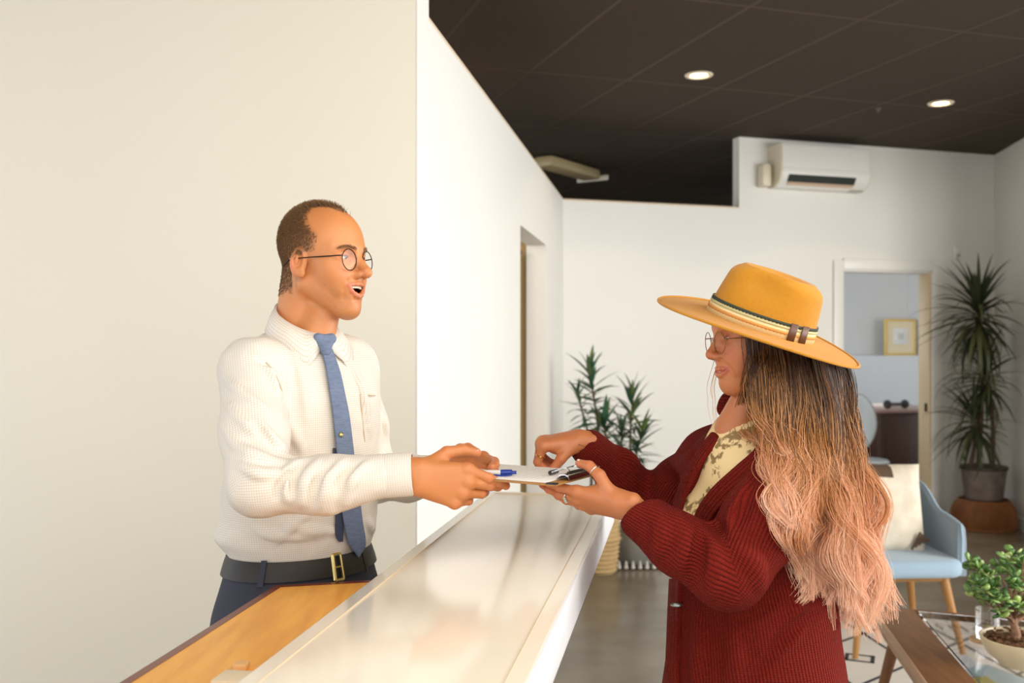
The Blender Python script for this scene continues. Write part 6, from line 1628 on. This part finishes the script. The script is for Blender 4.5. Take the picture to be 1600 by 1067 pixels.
def grow(C, rad, n, wv):
    u = np.linspace(0, 1, m); ph, fq = hr.uniform(0, 6.3), hr.uniform(13, 19)
    for j in range(n):
        o2 = hr.normal(0, 1, 3)*np.array([1, .55, .25])*rad; fl = hr.normal(0, 1, 3)*np.array([1, .6, .4])*rad
        sp = 1.0+.35*u-1.0*np.clip((u-.55)/.45, 0, 1)**1.3*.85; e = int(m*(1-.22*hr.random()**2)); p2 = ph+hr.normal(0, .5)
        S = C+o2*sp[:, None]+fl*(u**2)[:, None]*(.28 if j % 7 else 1.3)+np.stack([np.sin(u*fq+p2), .6*np.cos(u*fq*.9+p2), 0*u], 1)*(.0055*wv*np.clip(u*2, 0, 1))[:, None]
        if hr.random() < .05: S = S+np.cumsum(hr.normal(0, .0011, (m, 3)), 0)
        S = S[((S-hc_)@hu2) < -.006]
        if len(S) < 6: continue
        st_.append(S[:max(e, 6)]); rr_.append(hr.uniform(.00034, .0006))
for gi, (px, lf, rad, n, wv, kind) in enumerate(GL):
    pp = PPs[gi]; P = allP[gi*m:(gi+1)*m]; D = P[:, 1].copy(); D[D > 2.02] = np.nan
    ok = ~np.isnan(D); D = np.interp(np.arange(m), np.arange(m)[ok], D[ok]) if ok.any() else np.full(m, 1.98)
    for _ in range(6): D[1:-1] = (D[:-2]+D[1:-1]*2+D[2:])/4
    D -= lf*np.linspace(.35, 1, m); C = np.stack([(pp[:, 0]-CX)*D/FPX, D, H-(pp[:, 1]-CY)*D/FPX], 1)
    grow(C, rad, n, wv)
for k in range(30):                                                            # the sheet of hair down the back
    g_ = (k+.5)/30; fi = math.radians(-62+118*g_); l_ = -.085+.17*g_+hr.normal(0, .006); e_ = hr.uniform(-.03, .03)
    Q = [WHL((-.088*math.cos(fi)+.004, .080*math.sin(fi), .012)), WHL((-.100*math.cos(fi), .088*math.sin(fi), -.06)), U(-.115+.02*abs(l_)*8, l_*.8, 1.33), U(-.165, l_, 1.21), U(-.185, l_*1.1, 1.09), U(-.195, l_*1.15+e_, .99+e_)]
    C = smooth_path(Q, m); dd_ = carB(C); C = C+grad(carB, C)*np.clip(.014-dd_, 0, .06)[:, None]
    grow(C, hr.uniform(.007, .011), 46, hr.uniform(.6, 1.6))
wh = hair_mat('wavy_ombre_hair', [(0, srgb(58, 34, 18)), (.22, srgb(98, 60, 30)), (.42, srgb(196, 138, 76)), (.72, srgb(230, 160, 116)), (1, srgb(246, 204, 174))], .4, .5)
hair('hair', st_, np.array(rr_), wh, wm, .5)
# ---------------------------------------------------------------- clipboard and pen
BZ = 1.284
n0 = PX(868, 757, 1.85); bu = nrm(V3(.497, .867, 0)); bl_ = nrm(V3(-.867, .497, 0)); BWd, BL = .205, .262
bz = lambda u, l, z=0: V3(*(n0+bu*u+bl_*l)[:2], BZ+z)
RBd = frame(bu, bl_)
cb_ = thing('clipboard', bz(BWd/2, BL/2), 'brown clipboard with white paper held between the two people over the counter', 'clipboard')
MB().box(bz(BWd/2, BL/2, -.0018), (BWd, BL, .0036), RBd, .0012).build('board', mat('brown_hardboard', srgb(176, 128, 72), .5, noise=(40, .5, srgb(150, 104, 54))), cb_)
MB().box(bz(BWd/2+.003, BL/2+.012, .0012), (BWd-.012, BL-.028, .0022), RBd, .0004).build('paper', mat('white_paper', srgb(244, 240, 234), .7), cb_)
pl_ = MB()
for k in range(12): pl_.box(bz(BWd/2+.003, .06+k*.014, .00245), (BWd-.06, .0012, .0002), RBd)
pl_.build('ruled_line', mat('pale_grey_print', srgb(206, 200, 194), .7), cb_, smooth=False)
chrome = mat('chrome', srgb(206, 206, 206), .12, 1.0); blackp = mat('black_vinyl_tip', srgb(26, 24, 24), .35)
cl = link('clip', None, cb_); cl.location = bz(BWd/2, .02)-world_loc(cb_)
ck = MB(); prof_ = [(-.006, .003), (-.004, .009), (.004, .013), (.014, .012), (.022, .0055), (.024, .0035), (.022, .0028), (.013, .0100), (.004, .0110), (-.002, .0080), (-.004, .003)]
vs = [];
for u in (BWd/2-.052, BWd/2+.052):
    for l, z in prof_: vs.append(bz(u, l+.002, z))
n_ = len(prof_); ck.add(vs, [list(range(n_)), [n_+i for i in range(n_)][::-1]]+[[i, n_+i, n_+(i+1) % n_, (i+1) % n_] for i in range(n_)]); ck.build('clip_plate', chrome, cl)
wr_ = MB(); wr_.tube(smooth_path([bz(BWd/2-.028, .006, .013), bz(BWd/2-.020, .020, .020), bz(BWd/2-.016, .044, .013), bz(BWd/2-.012, .056, .0085), bz(BWd/2+.012, .056, .0085), bz(BWd/2+.016, .044, .013), bz(BWd/2+.020, .020, .020), bz(BWd/2+.028, .006, .013)], 40), .0016, 8); wr_.build('wire_lever', chrome, cl)
MB().tube([bz(BWd/2-.016, .057, .0085), bz(BWd/2+.016, .057, .0085)], .0042, 10).build('lever_tip', blackp, cl, label='black lever tip')
MB().tube([bz(BWd/2-.034, .008, .0125), bz(BWd/2+.034, .008, .0125)], .0036, 10).build('spring', mat('dark_bronze', srgb(70, 58, 45), .35, .9), cl)
MB().box(bz(.005, .01, .0008), (.012, .022, .003), RBd, .001).build('corner_bumper', blackp, cb_, label='black rubber corner')
# pen on the paper
p0, p1 = PX(741, 740.5, 1.955), PX(807, 741.5, 1.955); p0[2] = p1[2] = BZ+.0088
pd_ = nrm(p1-p0); pn = thing('pen', p0, 'white ballpoint pen with a blue clip lying on the clipboard paper', 'pen')
MB().tube([p0, p0+(p1-p0)*.62], [.0052, .0054], 14).build('barrel', mat('pearl_pen_plastic', srgb(226, 222, 214), .25), pn)
blue = mat('royal_blue_plastic', srgb(36, 58, 150), .25)
MB().tube([p0+(p1-p0)*.62, p0+(p1-p0)*.66, p0+(p1-p0)*.88, p0+(p1-p0)*.9], [.0054, .006, .006, .0045], 14).build('cap', blue, pn, label='royal blue cap')
MB().tube([p0+(p1-p0)*.88, p1], [.0035, .0034], 12).build('push_button', blue, pn)
ps = nrm(np.cross(pd_, V3(0, 0, 1)))
MB().tube(smooth_path([p0+(p1-p0)*.86+ps*.005, p0+(p1-p0)*.84+ps*.011-V3(0, 0, .003), p0+(p1-p0)*.70+ps*.0125-V3(0, 0, .0045), p0+(p1-p0)*.48+ps*.0105-V3(0, 0, .0035), p0+(p1-p0)*.30+ps*.009-V3(0, 0, .003)], 24), .0017, 8).build('pocket_clip', blue, pn)
